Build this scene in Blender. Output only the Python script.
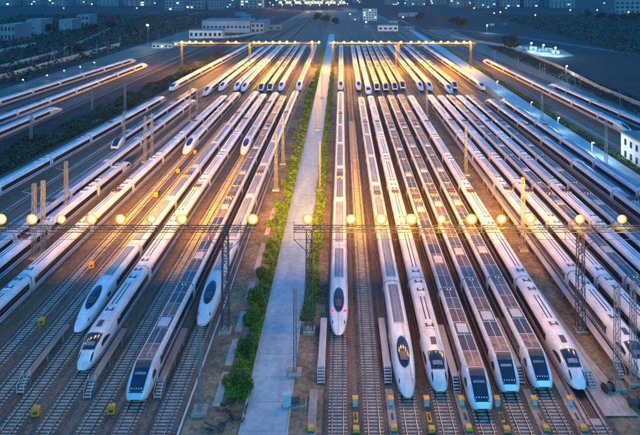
import bpy, math, random
import numpy as np
random.seed(7); rng = np.random.default_rng(7)
R = math.radians
scene = bpy.context.scene
for o in list(bpy.data.objects): bpy.data.objects.remove(o)

# ------------------------------------------------------------------ camera, sky, sun, exposure
H = 59.0                                   # camera height over the rails (m)
F = 572.0                                  # focal length in photo pixels (photo is 640 wide)
cam_d = bpy.data.cameras.new("camera"); cam = bpy.data.objects.new("camera", cam_d)
scene.collection.objects.link(cam); scene.camera = cam
cam.location = (0, 0, H); cam.rotation_euler = (R(90), 0, 0)
cam_d.sensor_fit = 'HORIZONTAL'; cam_d.sensor_width = 36; cam_d.lens = F / 640 * 36
cam_d.shift_x = -21 / 640; cam_d.shift_y = -236.5 / 640      # level camera, perspective-corrected lens
cam_d.clip_start = 1; cam_d.clip_end = 9000

world = bpy.data.worlds.new("World"); scene.world = world; world.use_nodes = True
wn = world.node_tree.nodes; wl = world.node_tree.links
bg = wn["Background"]
sky = wn.new("ShaderNodeTexSky"); sky.sky_type = 'NISHITA'; sky.sun_disc = False
sky.sun_elevation = R(1.5); sky.sun_rotation = R(200); sky.altitude = 60; sky.air_density = 1.6
sky.dust_density = 0.3; sky.ozone_density = 6.0
hs = wn.new("ShaderNodeHueSaturation"); hs.inputs['Saturation'].default_value = 1.35
tint = wn.new("ShaderNodeMix"); tint.data_type = 'RGBA'; tint.blend_type = 'MULTIPLY'; tint.inputs['Factor'].default_value = 1
tint.inputs[7].default_value = (0.33, 1.27, 1.06, 1)          # deep blue hour
wl.new(sky.outputs[0], hs.inputs['Color']); wl.new(hs.outputs[0], tint.inputs[6]); wl.new(tint.outputs[2], bg.inputs[0])
bg.inputs[1].default_value = 0.15
sun_d = bpy.data.lights.new("sun", 'SUN'); sun = bpy.data.objects.new("sun", sun_d)
scene.collection.objects.link(sun)
sun_d.energy = 0.10; sun_d.angle = R(25); sun_d.color = (0.25, 0.75, 1.0)   # last dusk glow
sun.rotation_euler = (R(62), 0, R(200 - 180))
LAMP_W = 2600.0; LAMP_BEAM = 19000.0; LAMP_BACK = (20.0, 190.0); LAMP_FAR = 1700.0
LAMP_COL = (1.0, 0.40, 0.003)

scene.view_settings.view_transform = 'Standard'; scene.view_settings.look = 'None'
scene.view_settings.exposure = 3.65; scene.view_settings.gamma = 1.0
scene.view_settings.use_curve_mapping = False
scene.render.engine = 'CYCLES'
scene.cycles.use_denoising = True
scene.cycles.max_bounces = 5; scene.cycles.diffuse_bounces = 2; scene.cycles.glossy_bounces = 3
scene.cycles.transmission_bounces = 3; scene.cycles.volume_bounces = 0; scene.cycles.transparent_max_bounces = 6
scene.cycles.sample_clamp_indirect = 4.0; scene.cycles.sample_clamp_direct = 0
scene.cycles.caustics_reflective = False; scene.cycles.caustics_refractive = False

def W(x, y, z=0.0):
    """photo pixel on the plane at height z -> place in the world"""
    d = F * (H - z) / (y + 19.0)
    return ((x - 341.0) * d / F, d)

# ------------------------------------------------------------------ mesh helpers
COL = scene.collection
class MB:
    def __init__(s): s.v = []; s.f = []
    def add(s, vs, fs):
        n = len(s.v); s.v += [tuple(p) for p in vs]; s.f += [tuple(i + n for i in f) for f in fs]; return s
    def box(s, x0, x1, y0, y1, z0, z1):
        return s.add([(x0,y0,z0),(x1,y0,z0),(x1,y1,z0),(x0,y1,z0),(x0,y0,z1),(x1,y0,z1),(x1,y1,z1),(x0,y1,z1)],
                     [(3,2,1,0),(4,5,6,7),(0,1,5,4),(1,2,6,5),(2,3,7,6),(3,0,4,7)])
    def cbox(s, x0, x1, y0, y1, z0, z1, c=0.05):
        """box with chamfered upper edges"""
        return s.add([(x0,y0,z0),(x1,y0,z0),(x1,y1,z0),(x0,y1,z0),(x0,y0,z1-c),(x1,y0,z1-c),(x1,y1,z1-c),(x0,y1,z1-c),
                      (x0+c,y0+c,z1),(x1-c,y0+c,z1),(x1-c,y1-c,z1),(x0+c,y1-c,z1)],
                     [(3,2,1,0),(8,9,10,11),(0,1,5,4),(1,2,6,5),(2,3,7,6),(3,0,4,7),(4,5,9,8),(5,6,10,9),(6,7,11,10),(7,4,8,11)])
    def bar(s, p, q, w, h=None):
        p = np.array(p, float); q = np.array(q, float); h = h or w
        d = q - p; L = np.linalg.norm(d); d /= L
        u = np.cross(d, (0,0,1.0));
        if np.linalg.norm(u) < 1e-4: u = np.array((1.0,0,0))
        u /= np.linalg.norm(u); t = np.cross(u, d)
        c = [(-.5,-.5),(.5,-.5),(.5,.5),(-.5,.5)]
        vs = [p + u*w*a + t*h*b for a,b in c] + [q + u*w*a + t*h*b for a,b in c]
        return s.add(vs, [(0,1,2,3),(7,6,5,4),(0,4,5,1),(1,5,6,2),(2,6,7,3),(3,7,4,0)])
    def tube(s, p, q, r0, r1=None, n=8):
        p = np.array(p, float); q = np.array(q, float); r1 = r0 if r1 is None else r1
        d = q - p; d /= np.linalg.norm(d); u = np.cross(d, (0,0,1.0))
        if np.linalg.norm(u) < 1e-4: u = np.array((1.0,0,0))
        u /= np.linalg.norm(u); t = np.cross(u, d); vs = []
        for c, r in ((p, r0), (q, r1)):
            for k in range(n):
                a = 2*math.pi*k/n; vs.append(c + u*r*math.cos(a) + t*r*math.sin(a))
        fs = [(k, (k+1)%n, n+(k+1)%n, n+k) for k in range(n)] + [tuple(range(n))[::-1], tuple(range(n, 2*n))]
        return s.add(vs, fs)
    def ball(s, c, rx, ry=None, rz=None, n=8, m=5):
        ry = ry or rx; rz = rz or rx; vs = [(c[0],c[1],c[2]-rz)]
        for j in range(1, m):
            a = -math.pi/2 + math.pi*j/m
            for k in range(n):
                b = 2*math.pi*k/n; vs.append((c[0]+rx*math.cos(a)*math.cos(b), c[1]+ry*math.cos(a)*math.sin(b), c[2]+rz*math.sin(a)))
        vs.append((c[0],c[1],c[2]+rz)); fs = [(0, 1+(k+1)%n, 1+k) for k in range(n)]
        for j in range(m-2):
            for k in range(n):
                a = 1+j*n; fs.append((a+k, a+(k+1)%n, a+n+(k+1)%n, a+n+k))
        a = 1+(m-2)*n; fs += [(a+k, a+(k+1)%n, len(vs)-1) for k in range(n)]
        return s.add(vs, fs)
    def grid(s, rows):
        m = len(rows[0]); vs = [p for r in rows for p in r]
        return s.add(vs, [(j*m+i, j*m+i+1, (j+1)*m+i+1, (j+1)*m+i) for j in range(len(rows)-1) for i in range(m-1)])
    def mesh(s, name, mat=None, smooth=False):
        me = bpy.data.meshes.new(name); me.from_pydata(s.v, [], s.f); me.update()
        if smooth:
            c = getattr(s, 'caps', 0); k = len(me.polygons); me.polygons.foreach_set('use_smooth', [i < k-c for i in range(k)])
        if mat: me.materials.append(mat)
        return me

def ob(name, me, parent=None, loc=None, rotz=0.0, kind=None, label=None):
    o = bpy.data.objects.new(name, me); COL.objects.link(o)
    if parent is not None: o.parent = parent
    if loc is not None: o.location = loc
    if rotz: o.rotation_euler = (0, 0, rotz)
    if kind: o['kind'] = kind
    if label: o['label'] = label
    return o
def thing(name, label, cat, loc=(0,0,0), rotz=0.0, group=None, me=None):
    o = ob(name, me, None, loc, rotz); o['label'] = label; o['category'] = cat
    if group: o['group'] = group
    return o
ORD = ["", "first","second","third","fourth","fifth","sixth","seventh","eighth","ninth","tenth","eleventh","twelfth","thirteenth",
       "fourteenth","fifteenth","sixteenth","seventeenth","eighteenth","nineteenth","twentieth"]
def ordinal(n):
    if n <= 20: return ORD[n]
    return {2:"twenty-",3:"thirty-",4:"forty-"}[n//10] + ORD[n%10] if n%10 else {3:"thirtieth",4:"fortieth"}[n//10]

# ------------------------------------------------------------------ materials (all procedural)
def M(name, col, rough=0.6, metal=0.0, var=0.18, scale=1.5, stretch=(1,1,1), bump=0.0, bscale=None, col2=None, thr=(0.35,0.65), coord='Object', spec=0.5, coat=0.0, rvar=0.0, fine=None, seams=False, orand=0.0):
    m = bpy.data.materials.new(name); m.use_nodes = True; n = m.node_tree.nodes; l = m.node_tree.links
    b = n["Principled BSDF"]; b.inputs['Roughness'].default_value = rough; b.inputs['Metallic'].default_value = metal
    b.inputs['Specular IOR Level'].default_value = spec; b.inputs['Coat Weight'].default_value = coat
    tc = n.new("ShaderNodeTexCoord"); mp = n.new("ShaderNodeMapping"); mp.inputs['Scale'].default_value = stretch
    src = tc.outputs['Object']
    if coord == 'World':
        g = n.new("ShaderNodeNewGeometry"); src = g.outputs['Position']
    else:
        oi = n.new("ShaderNodeObjectInfo"); ad = n.new("ShaderNodeVectorMath"); ad.operation = 'ADD'
        ml = n.new("ShaderNodeMath"); ml.operation = 'MULTIPLY'; ml.inputs[1].default_value = 71.0
        l.new(oi.outputs['Random'], ml.inputs[0]); l.new(src, ad.inputs[0]); l.new(ml.outputs[0], ad.inputs[1]); src = ad.outputs[0]
    l.new(src, mp.inputs[0])
    no = n.new("ShaderNodeTexNoise"); no.inputs['Scale'].default_value = scale; no.inputs['Detail'].default_value = 5; no.inputs['Roughness'].default_value = 0.62
    l.new(mp.outputs[0], no.inputs['Vector'])
    rp = n.new("ShaderNodeValToRGB"); rp.color_ramp.elements[0].position = thr[0]; rp.color_ramp.elements[1].position = thr[1]
    c1 = [min(1, c*(1-var)) for c in col] if col2 is None else list(col2); c2 = [min(1, c*(1+var)) for c in col] if col2 is None else list(col)
    rp.color_ramp.elements[0].color = (*c1, 1); rp.color_ramp.elements[1].color = (*c2, 1)
    l.new(no.outputs['Fac'], rp.inputs[0]); out = rp.outputs[0]
    if fine:                                     # second, finer layer of grain
        n2 = n.new("ShaderNodeTexNoise"); n2.inputs['Scale'].default_value = fine[0]; n2.inputs['Detail'].default_value = 3
        l.new(src, n2.inputs['Vector'])
        r2 = n.new("ShaderNodeMapRange"); r2.inputs['From Min'].default_value = 0.3; r2.inputs['From Max'].default_value = 0.7
        r2.inputs['To Min'].default_value = 1-fine[1]; r2.inputs['To Max'].default_value = 1+fine[1]
        l.new(n2.outputs['Fac'], r2.inputs[0])
        mx = n.new("ShaderNodeMix"); mx.data_type = 'RGBA'; mx.blend_type = 'MULTIPLY'; mx.inputs['Factor'].default_value = 1
        l.new(out, mx.inputs[6]); l.new(r2.outputs[0], mx.inputs[7]); out = mx.outputs[2]
    if seams:                                    # panel joints across the body and streaks of brake dust low on the sides
        sp = n.new("ShaderNodeSeparateXYZ"); l.new(tc.outputs['Object'], sp.inputs[0])
        fr = n.new("ShaderNodeMath"); fr.operation = 'PINGPONG'; fr.inputs[1].default_value = 1.55; l.new(sp.outputs['Y'], fr.inputs[0])
        gt = n.new("ShaderNodeMapRange"); gt.inputs['From Min'].default_value = 0.0; gt.inputs['From Max'].default_value = 0.045; gt.inputs['To Min'].default_value = 0.62
        l.new(fr.outputs[0], gt.inputs[0])
        dz = n.new("ShaderNodeMapRange"); dz.inputs['From Min'].default_value = 0.25; dz.inputs['From Max'].default_value = 1.3; dz.inputs['To Min'].default_value = 0.45; l.new(sp.outputs['Z'], dz.inputs[0])
        nd = n.new("ShaderNodeMath"); nd.operation = 'MULTIPLY_ADD'; nd.inputs[1].default_value = 0.5; l.new(no.outputs['Fac'], nd.inputs[0]); l.new(dz.outputs[0], nd.inputs[2]); nd.use_clamp = True
        mu = n.new("ShaderNodeMath"); mu.operation = 'MULTIPLY'; l.new(gt.outputs[0], mu.inputs[0]); l.new(nd.outputs[0], mu.inputs[1])
        mx = n.new("ShaderNodeMix"); mx.data_type = 'RGBA'; mx.blend_type = 'MULTIPLY'; mx.inputs['Factor'].default_value = 1
        l.new(out, mx.inputs[6]); l.new(mu.outputs[0], mx.inputs[7]); out = mx.outputs[2]
    if orand:                                    # every car is a little more or less dirty
        ro = n.new("ShaderNodeMapRange"); ro.inputs['To Min'].default_value = 1-orand*1.6; ro.inputs['To Max'].default_value = 1+orand*.4
        l.new(oi.outputs['Random'], ro.inputs[0]); mx = n.new("ShaderNodeMix"); mx.data_type = 'RGBA'; mx.blend_type = 'MULTIPLY'; mx.inputs['Factor'].default_value = 1
        l.new(out, mx.inputs[6]); l.new(ro.outputs[0], mx.inputs[7]); out = mx.outputs[2]
    l.new(out, b.inputs['Base Color'])
    if rvar:
        r3 = n.new("ShaderNodeMapRange"); r3.inputs['To Min'].default_value = max(0.02, rough-rvar); r3.inputs['To Max'].default_value = min(1, rough+rvar)
        l.new(no.outputs['Fac'], r3.inputs[0]); l.new(r3.outputs[0], b.inputs['Roughness'])
    if bump:
        nb = n.new("ShaderNodeTexNoise"); nb.inputs['Scale'].default_value = bscale or scale*6; nb.inputs['Detail'].default_value = 4
        l.new(src, nb.inputs['Vector']); bp = n.new("ShaderNodeBump"); bp.inputs['Strength'].default_value = bump; bp.inputs['Distance'].default_value = 0.1
        l.new(nb.outputs['Fac'], bp.inputs['Height']); l.new(bp.outputs[0], b.inputs['Normal'])
    return m
def ME(name, col, strength):
    m = bpy.data.materials.new(name); m.use_nodes = True; n = m.node_tree.nodes
    b = n["Principled BSDF"]; b.inputs['Base Color'].default_value = (0.02,0.02,0.02,1); b.inputs['Specular IOR Level'].default_value = 0
    b.inputs['Emission Color'].default_value = (*col, 1); b.inputs['Emission Strength'].default_value = strength
    return m
mt = dict(
 ground = M('ground', (0.013,0.017,0.019), 0.9, scale=0.012, var=0.55, coord='World', fine=(0.15,0.5), thr=(0.3,0.7)),
 yard   = M('yard_ballast', (0.145,0.105,0.070), 0.62, scale=0.08, var=0.32, coord='World', fine=(3.0,0.45), bump=0.8, bscale=5, stretch=(1,0.25,1), spec=0.45),
 bed    = M('track_ballast', (0.125,0.090,0.060), 0.65, scale=0.25, var=0.3, coord='World', fine=(4.0,0.5), bump=1.0, bscale=6, spec=0.4),
 sleeper= M('sleeper_concrete', (0.36,0.33,0.29), 0.6, scale=0.8, var=0.3, coord='World', fine=(5,0.25)),
 rail   = M('rail_steel', (0.11,0.06,0.04), 0.36, metal=0.7, scale=0.6, var=0.3, coord='World'),
 railhead = M('rail_head_steel', (0.36,0.31,0.27), 0.34, metal=0.85, scale=0.5, var=0.2, coord='World'),
 road   = M('road_concrete', (0.31,0.39,0.40), 0.42, scale=0.22, var=0.16, coord='World', stretch=(1.6,0.35,1), fine=(1.1,0.16), bump=0.15, bscale=3, rvar=0.15),
 joint  = M('road_joint', (0.20,0.24,0.25), 0.8),
 path   = M('path_concrete', (0.30,0.26,0.21), 0.6, scale=0.5, var=0.22, coord='World', fine=(3,0.2)),
 apron  = M('apron_concrete', (0.40,0.34,0.28), 0.6, scale=0.3, var=0.2, coord='World', fine=(2,0.15)),
 dirt   = M('lane_dirt', (0.20,0.15,0.085), 0.85, scale=0.18, var=0.45, coord='World', fine=(1.6,0.4), bump=0.6, bscale=3),
 white  = M('train_white', (0.66,0.68,0.70), 0.34, scale=0.9, var=0.17, stretch=(1,0.25,1), coat=0.25, rvar=0.08, seams=True, orand=.14),
 whiteb = M('train_pearl_white', (0.74,0.73,0.73), 0.36, scale=0.9, var=0.17, stretch=(1,0.3,1), coat=0.25, fine=(2.5,0.07), seams=True, orand=.14),
 bluew  = M('train_ice_white', (0.60,0.66,0.70), 0.32, scale=0.9, var=0.16, coat=0.3, seams=True, orand=.12),
 panelA = M('roof_panel_grey', (0.22,0.26,0.32), 0.42, scale=0.5, var=0.22, stretch=(1,0.3,1), fine=(2.2,0.15), rvar=0.1, orand=.2),
 deckC  = M('roof_deck_grey', (0.105,0.10,0.10), 0.36, metal=0.25, scale=0.45, var=0.35, stretch=(1,0.6,1), fine=(2.4,0.25), rvar=0.14, orand=.3),
 deckR  = M('roof_deck_rust', (0.20,0.13,0.095), 0.42, metal=0.2, scale=0.5, var=0.4, fine=(2.0,0.3), rvar=0.12, orand=.3),
 boxg   = M('equipment_grey', (0.42,0.44,0.46), 0.45, var=0.12),
 boxd   = M('equipment_dark', (0.06,0.06,0.065), 0.5, var=0.3),
 black  = M('groove_black', (0.025,0.025,0.028), 0.5, var=0.3),
 glass  = M('train_glass', (0.016,0.026,0.042), 0.12, var=0.3, spec=0.8, coat=0.6),
 glassw = M('side_window_glass', (0.025,0.025,0.03), 0.22, var=0.4, spec=0.7),
 sill   = M('stripe_blue', (0.08,0.16,0.34), 0.35),
 under  = M('bogie_dark', (0.035,0.033,0.032), 0.7, var=0.3),
 insul  = M('insulator_white', (0.75,0.72,0.68), 0.3),
 steel  = M('mast_galvanised', (0.30,0.31,0.32), 0.45, metal=0.55, var=0.2, scale=2),
 truss  = M('gantry_steel', (0.07,0.075,0.085), 0.6, metal=0.3, var=0.2, scale=2),
 brown  = M('walkway_deck_brown', (0.27,0.18,0.14), 0.6, scale=1.2, var=0.3, stretch=(1,0.15,1), fine=(6,0.2)),
 pale   = M('walkway_deck_pale', (0.46,0.44,0.42), 0.55, scale=1.0, var=0.18, stretch=(1,0.15,1)),
 post   = M('walkway_post', (0.20,0.21,0.23), 0.6, var=0.2),
 yellow = M('box_yellow', (0.85,0.27,0.015), 0.45, var=0.15),
 pad    = M('pad_yellow', (0.80,0.36,0.05), 0.5, var=0.15),
 tealb  = M('cabinet_teal', (0.35,0.55,0.6), 0.4, var=0.15),
 leafg  = M('leaf_green', (0.06,0.13,0.016), 0.6, scale=0.35, var=0.55, coord='World', fine=(2.5,0.4)),
 leafd  = M('leaf_dark', (0.022,0.037,0.018), 0.7, scale=0.08, var=0.6, coord='World', fine=(0.8,0.5)),
 leafy  = M('leaf_yellow_green', (0.10,0.185,0.014), 0.6, scale=0.9, var=0.6, coord='World', fine=(4.0,0.5)),
 bark   = M('bark', (0.07,0.05,0.035), 0.85, var=0.3),
 wallw  = M('wall_white', (0.62,0.61,0.58), 0.7, scale=0.3, var=0.12, fine=(2,0.08)),
 wallg  = M('wall_grey', (0.30,0.32,0.34), 0.75, scale=0.1, var=0.15),
 wallt  = M('wall_teal_grey', (0.13,0.20,0.24), 0.75, scale=0.1, var=0.15),
 roofg  = M('flat_roof_grey', (0.20,0.21,0.22), 0.8, scale=0.2, var=0.2),
 win    = M('dark_window', (0.03,0.035,0.045), 0.15),
 fence  = M('fence_concrete', (0.40,0.40,0.39), 0.7, var=0.2, scale=0.4),
 asph   = M('asphalt', (0.065,0.066,0.07), 0.7, scale=0.1, var=0.2, coord='World', fine=(1.0,0.15)),
 pantog = M('pantograph_brown', (0.13,0.06,0.04), 0.6, var=0.3),
 cab    = M('cab_interior', (0.07,0.075,0.085), 0.4, var=0.4, scale=3),
 rust   = M('rusty_scrap', (0.30,0.13,0.05), 0.7, var=0.3),
)
def halo_mat():  # painted lamp halo: orange glow fading from the core to the rim
    m = ME('sodium_halo', (1.0,0.27,0.008), 0.1); n = m.node_tree.nodes; l = m.node_tree.links
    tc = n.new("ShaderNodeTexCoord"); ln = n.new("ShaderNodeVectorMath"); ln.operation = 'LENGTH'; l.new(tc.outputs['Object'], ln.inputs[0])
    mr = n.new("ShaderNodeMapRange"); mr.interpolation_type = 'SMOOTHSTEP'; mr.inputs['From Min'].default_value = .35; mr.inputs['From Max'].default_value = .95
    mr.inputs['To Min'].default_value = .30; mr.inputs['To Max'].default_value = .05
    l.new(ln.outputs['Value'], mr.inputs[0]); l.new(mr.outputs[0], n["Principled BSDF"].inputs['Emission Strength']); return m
em = dict(halo_glow = halo_mat(), lamp = ME('sodium_lamp_glass', (1.0, 0.66, 0.22), 9.0), cold = ME('cold_lamp_glass', (0.75,0.93,1.0), 3.5),
          orange = ME('far_orange_lamp', (1.0,0.50,0.12), 2.6), red = ME('pink_tail_lamp', (1.0,0.015,0.10), 0.35),
          warmwin = ME('lit_window_warm', (1.0,0.62,0.25), 0.22), coldwin = ME('lit_window_cold', (0.6,0.85,1.0), 0.16), cyan = ME('lit_window_cyan', (0.2,0.75,1.0), 0.14))

# ------------------------------------------------------------------ ground and yard
def sheet(name, pts, z, mat, kind='structure'):
    me = MB().add([(x, y, z) for x, y in pts], [tuple(range(len(pts)))]).mesh(name, mat)
    return ob(name, me, kind=kind)
def strip(name, X0, X1, Y0, Y1, z, mat):
    return sheet(name, [(X0,Y0),(X1,Y0),(X1,Y1),(X0,Y1)], z, mat)
sheet('ground', [(-2600,-150),(2600,-150),(2600,3600),(-2600,3600)], -0.60, mt['ground'])
sheet('yard_ground', [(-118,30),(84,30),(84,700),(60,1150),(-70,1150),(-90,700)], -0.50, mt['yard'])

# tracks: X at 100 m and at 280 m in front of the camera
TR = dict(L9=(-104,-95.5), L8=(-101,-92), L7=(-97.6,-86.6), L7b=(-88.5,-81.5), L6n=(-82,-76.3), L6=(-73.6,-70.2), L6e=(-68.6,-65.0), L5=(-59.8,-56.8),
          L4b=(-53.3,-52.2), L4c=(-48.5,-47.6), L4=(-43.8,-43.0), L3=(-38.8,-38.1), L2b=(-33.4,-32.5), L2=(-28.6,-27.9), L1=(-23.6,-22.9),
          MID=(-0.4,-0.15), E1=(4.4,4.6), R1=(9.4,9.6), R2=(14.2,14.3), R3=(19.3,19.3), R4=(24.1,24.1), R5=(29.1,29.0), R6=(34.2,33.7),
          R7=(44.7,43.2), R8=(49.6,48.2), R9=(55.0,52.9), R10=(59.7,57.4), R11=(65.0,62.5), R12=(74.6,70.2), R13=(81.4,77.0),
          RR0=(101,97.5), RR1=(113.5,107.7), RR2=(127.0,117.0), LL1=(-132,-126.3), LL2=(-145,-138.2), LL3=(-173,-159.8), LL4=(-180,-166), LL5=(-152,-144), LL6=(-160,-150.5), L10=(-111,-102), RR3=(134,124))
def tx(k, y):
    a, b = TR[k]; return a + (b - a) * (y - 100.0) / 180.0
def hd(k):
    a, b = TR[k]; return -math.atan((b - a) / 180.0)
TNAME = {}
RAIL_L = 900.0
def rail_mesh(L):
    b = MB().box(-0.042,0.042,0,L,-0.05,-0.004); b.box(-0.012,0.012,0,L,-0.15,-0.051); b.box(-0.075,0.075,0,L,-0.175,-0.151)
    return b.mesh('rail', mt['rail'])
RM = rail_mesh(RAIL_L)
HEADM = MB().box(-0.034,0.034,0,RAIL_L,-0.003,0.0).mesh('rail_head', mt['railhead'])
BEDM = MB().add([(-2.1,0,-0.49),(-1.55,0,-0.23),(1.55,0,-0.23),(2.1,0,-0.49),(-2.1,RAIL_L,-0.49),(-1.55,RAIL_L,-0.23),(1.55,RAIL_L,-0.23),(2.1,RAIL_L,-0.49)],
                [(0,1,5,4),(1,2,6,5),(2,3,7,6)]).mesh('ballast_bed', mt['bed'])
def sl(b, y):
    b.add([(-1.3,y-.16,-.3),(1.3,y-.16,-.3),(1.3,y+.16,-.3),(-1.3,y+.16,-.3),
           (-1.27,y-.11,-.176),(1.27,y-.11,-.176),(1.27,y+.11,-.176),(-1.27,y+.11,-.176)],
          [(4,5,6,7),(0,1,5,4),(1,2,6,5),(2,3,7,6),(3,0,4,7)])
    return b
SLM = sl(MB(), 0).mesh('sleeper', mt['sleeper'])
_b = MB()
for i in range(82): sl(_b, i*0.61)
SLCH = _b.mesh('sleepers', mt['sleeper'])            # 50 m of sleepers
near_until = dict(L4c=90, L4=96, L3=87, L2b=92, L2=81.5, L1=98, MID=95, E1=92, R1=82, R2=83, R3=80, R4=83, R5=84, R6=77.2)
_b = MB(); _y = 20.0
while _y < 380:
    for _i in range(4):                                  # messenger wire sags between supports, contact wire stays level
        _q = [1.35-.55*math.sin(math.pi*(_i+_j)/4) for _j in (0,1)]
        _b.tube((0,_y+15*_i,6.1+_q[0]),(0,_y+15*_i+15,6.1+_q[1]),.022,n=4)
        _b.tube((0,_y+15*_i+7,6.1),(0,_y+15*_i+7,6.1+sum(_q)/2),.008,n=4)
    _b.tube((0,_y,6.1),(0,_y+60,6.1),.022,n=4); _y += 60
WIREM = _b.mesh('contact_wire', mt['boxd'])
for k in TR:
    x0 = tx(k, 40.0); t = ob('railway_track', None, None, (x0, 40.0, 0), hd(k), 'structure')
    t['label'] = 'pair of rusty rails on concrete sleepers and brown ballast'
    ob('ballast_bed', BEDM, t)
    for s in (-1, 1): ob('rail_head', HEADM, ob('rail', RM, t, (s*0.755, 0, 0)))
    ob('contact_wire', WIREM, t)
    y = 40.0
    if k in near_until:
        s0 = 0
        while 66.0 + s0*0.61 < near_until[k]:
            yy = 66.0 + s0*0.61; ob('sleeper', SLM, t, (random.uniform(-.02,.02), yy-40.0, 0)); s0 += 1
        y = 66.0 + s0*0.61
    else: y = 60.0
    if k == 'R6': y = 95.0
    while y < 240:
        ob('sleepers', SLCH, t, (0, y-40.0, 0), kind='stuff'); y += 82*0.61

# central road, dirt lanes and kerbs
strip('road', -13.2, -7.2, 20, 640, -0.46, mt['road'])
strip('dirt_lane', -21.0, -13.5, 20, 560, -0.470, mt['dirt'])
strip('dirt_verge', -7.0, -2.6, 20, 560, -0.468, mt['dirt'])
strip('dirt_lane', 36.6, 42.2, 20, 560, -0.465, mt['dirt'])
for s, x in (('kerb', -13.35), ('kerb', -7.1)):
    ob(s, MB().cbox(x-.12, x+.12, 20, 600, -0.5, -0.36, .03).mesh('kerb', mt['fence']), kind='structure')
rd = bpy.data.objects['road']
JM = MB().add([(-13.1,-.035,-0.456),(-7.3,-.035,-0.456),(-7.3,.035,-0.456),(-13.1,.035,-0.456)],[(0,1,2,3)]).mesh('expansion_joint', mt['joint'])
for i in range(60): ob('expansion_joint', JM, rd, (0, 60+i*5.2, 0))
ob('cable_trough', MB().cbox(-21.55,-21.25,60,330,-.49,-.30,.03).mesh('cable_trough', mt['pale']), kind='structure')
for ya, yb in ((80,87),(88.5,95),(97,103),(106,113),(118,130),(134,150)):
    strip('footpath', -18.0, -16.9, ya, yb, -.462, mt['apron'])
strip('service_road', 82.6, 91.5, 60, 700, -0.46, mt['road'])
strip('outer_track_bed', 95.5, 136, 60, 700, -0.49, mt['yard'])
strip('outer_track_bed', -186, -126, 60, 700, -0.49, mt['yard'])

# ------------------------------------------------------------------ trains
PA = [(1.40,0.25),(1.60,0.55),(1.67,1.2),(1.67,2.2),(1.61,2.8),(1.47,3.25),(1.22,3.58),(0.85,3.76),(0.42,3.83),(0.0,3.85)]
PC = [(1.45,0.25),(1.60,0.50),(1.67,1.2),(1.67,2.45),(1.60,2.95),(1.46,3.32),(1.27,3.52),(1.06,3.60),(0.5,3.63),(0.0,3.64)]
class Body:
    def __init__(s, prof, nose, kind):
        s.p = np.array(prof); s.n = nose; s.k = kind; s.top = prof[-1][1]
    def par(s, y):
        t = min(1.0, max(0.0, y / s.n))
        if s.k == 'A':
            top = 1.0 + (s.top-1.0)*(0.62*(1-(1-t)**1.9) + 0.38*(3*t*t-2*t**3)); tw = min(1, t*1.25)
            w = 0.05 + 0.95*math.sqrt(max(0, 1-(1-tw)**2.6)); bot = 0.25 + 0.3*(1-t)**2; r_ = min(1, t/.09)**.5; mid_ = .80; top = mid_+(top-mid_)*r_; bot = mid_+(bot-mid_)*r_
        elif s.k == 'B':
            top = 1.05 + (s.top-1.05)*(0.75*(1-(1-t)**2.3) + 0.25*t); tw = min(1, t*1.15)
            w = 0.08 + 0.92*math.sqrt(max(0, 1-(1-tw)**2.8)); bot = 0.25 + 0.25*(1-t)**2; r_ = min(1, t/.11)**.5; mid_ = .82; top = mid_+(top-mid_)*r_; bot = mid_+(bot-mid_)*r_
        else:
            top = 1.15 + (s.top-1.15)*min(1, 0.25*(1-(1-t)**3) + 0.80*t**0.95); tw = min(1, t*1.0)
            w = 0.40 + 0.60*math.sqrt(max(0, 1-(1-tw)**5)); bot = 0.25 + 0.2*(1-t)**2; r_ = min(1, t/.12)**.5; mid_ = .85; top = mid_+(top-mid_)*r_; bot = mid_+(bot-mid_)*r_
        return w, min(top, s.top), bot
    def sec(s, y):
        w, top, bot = s.par(y); q = s.p.copy(); q[:,0] *= w
        q[:,1] = bot + (s.p[:,1]-0.25)*(top-bot)/(s.top-0.25); return q
    def ztop(s, x, y):
        q = s.sec(y)[3:]; return float(np.interp(abs(x), q[::-1,0], q[::-1,1]))
    def xside(s, y, z):
        q = s.sec(y); return float(np.interp(z, q[:,1], q[:,0]))
    def shell(s, ys):
        rows = []
        for y in ys:
            q = s.sec(y); rows.append([(-a, y, b) for a, b in q] + [(a, y, b) for a, b in q[::-1][1:]])
        b = MB().grid(rows); m = len(rows[0])
        b.f = [f[::-1] for f in b.f]
        b.add(rows[0], [tuple(range(m))]); b.add(rows[-1], [tuple(range(m))[::-1]]); b.caps = 2
        return b
    def patch(s, b, ya, yb, hw, off=0.02, nx=8, ny=8, bulge=0.0, x0=0.0, oval=False):
        """piece of glass or panel lying on the top surface; hw(t) gives its half width"""
        rows = []
        for j in range(ny+1):
            t = j/ny; y = ya + (yb-ya)*t; h = max(0.02, hw(t)); row = []
            for i in range(nx+1):
                x = x0 + h*(2*i/nx-1); u = 1-((x-x0)/max(h,1e-3))**2
                row.append((x, y, s.ztop(x, y) + off + bulge*u*math.sin(math.pi*t)))
            rows.append(row)
        g = MB().grid(rows); b.add(g.v, g.f); return b
    def sidepatch(s, b, sgn, ya, yb, za, zb, off=0.015, ny=6, nz=3):
        rows = []
        for j in range(nz+1):
            row = []
            for i in range(ny+1):
                t = i/ny; y = ya+(yb-ya)*t; z0 = za(t) if callable(za) else za; z1 = zb(t) if callable(zb) else zb
                z = z0+(z1-z0)*j/nz; row.append((sgn*(s.xside(y, z)+off), y, z))
            rows.append(row if sgn > 0 else row[::-1])
        g = MB().grid(rows); b.add(g.v, g.f); return b

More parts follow.
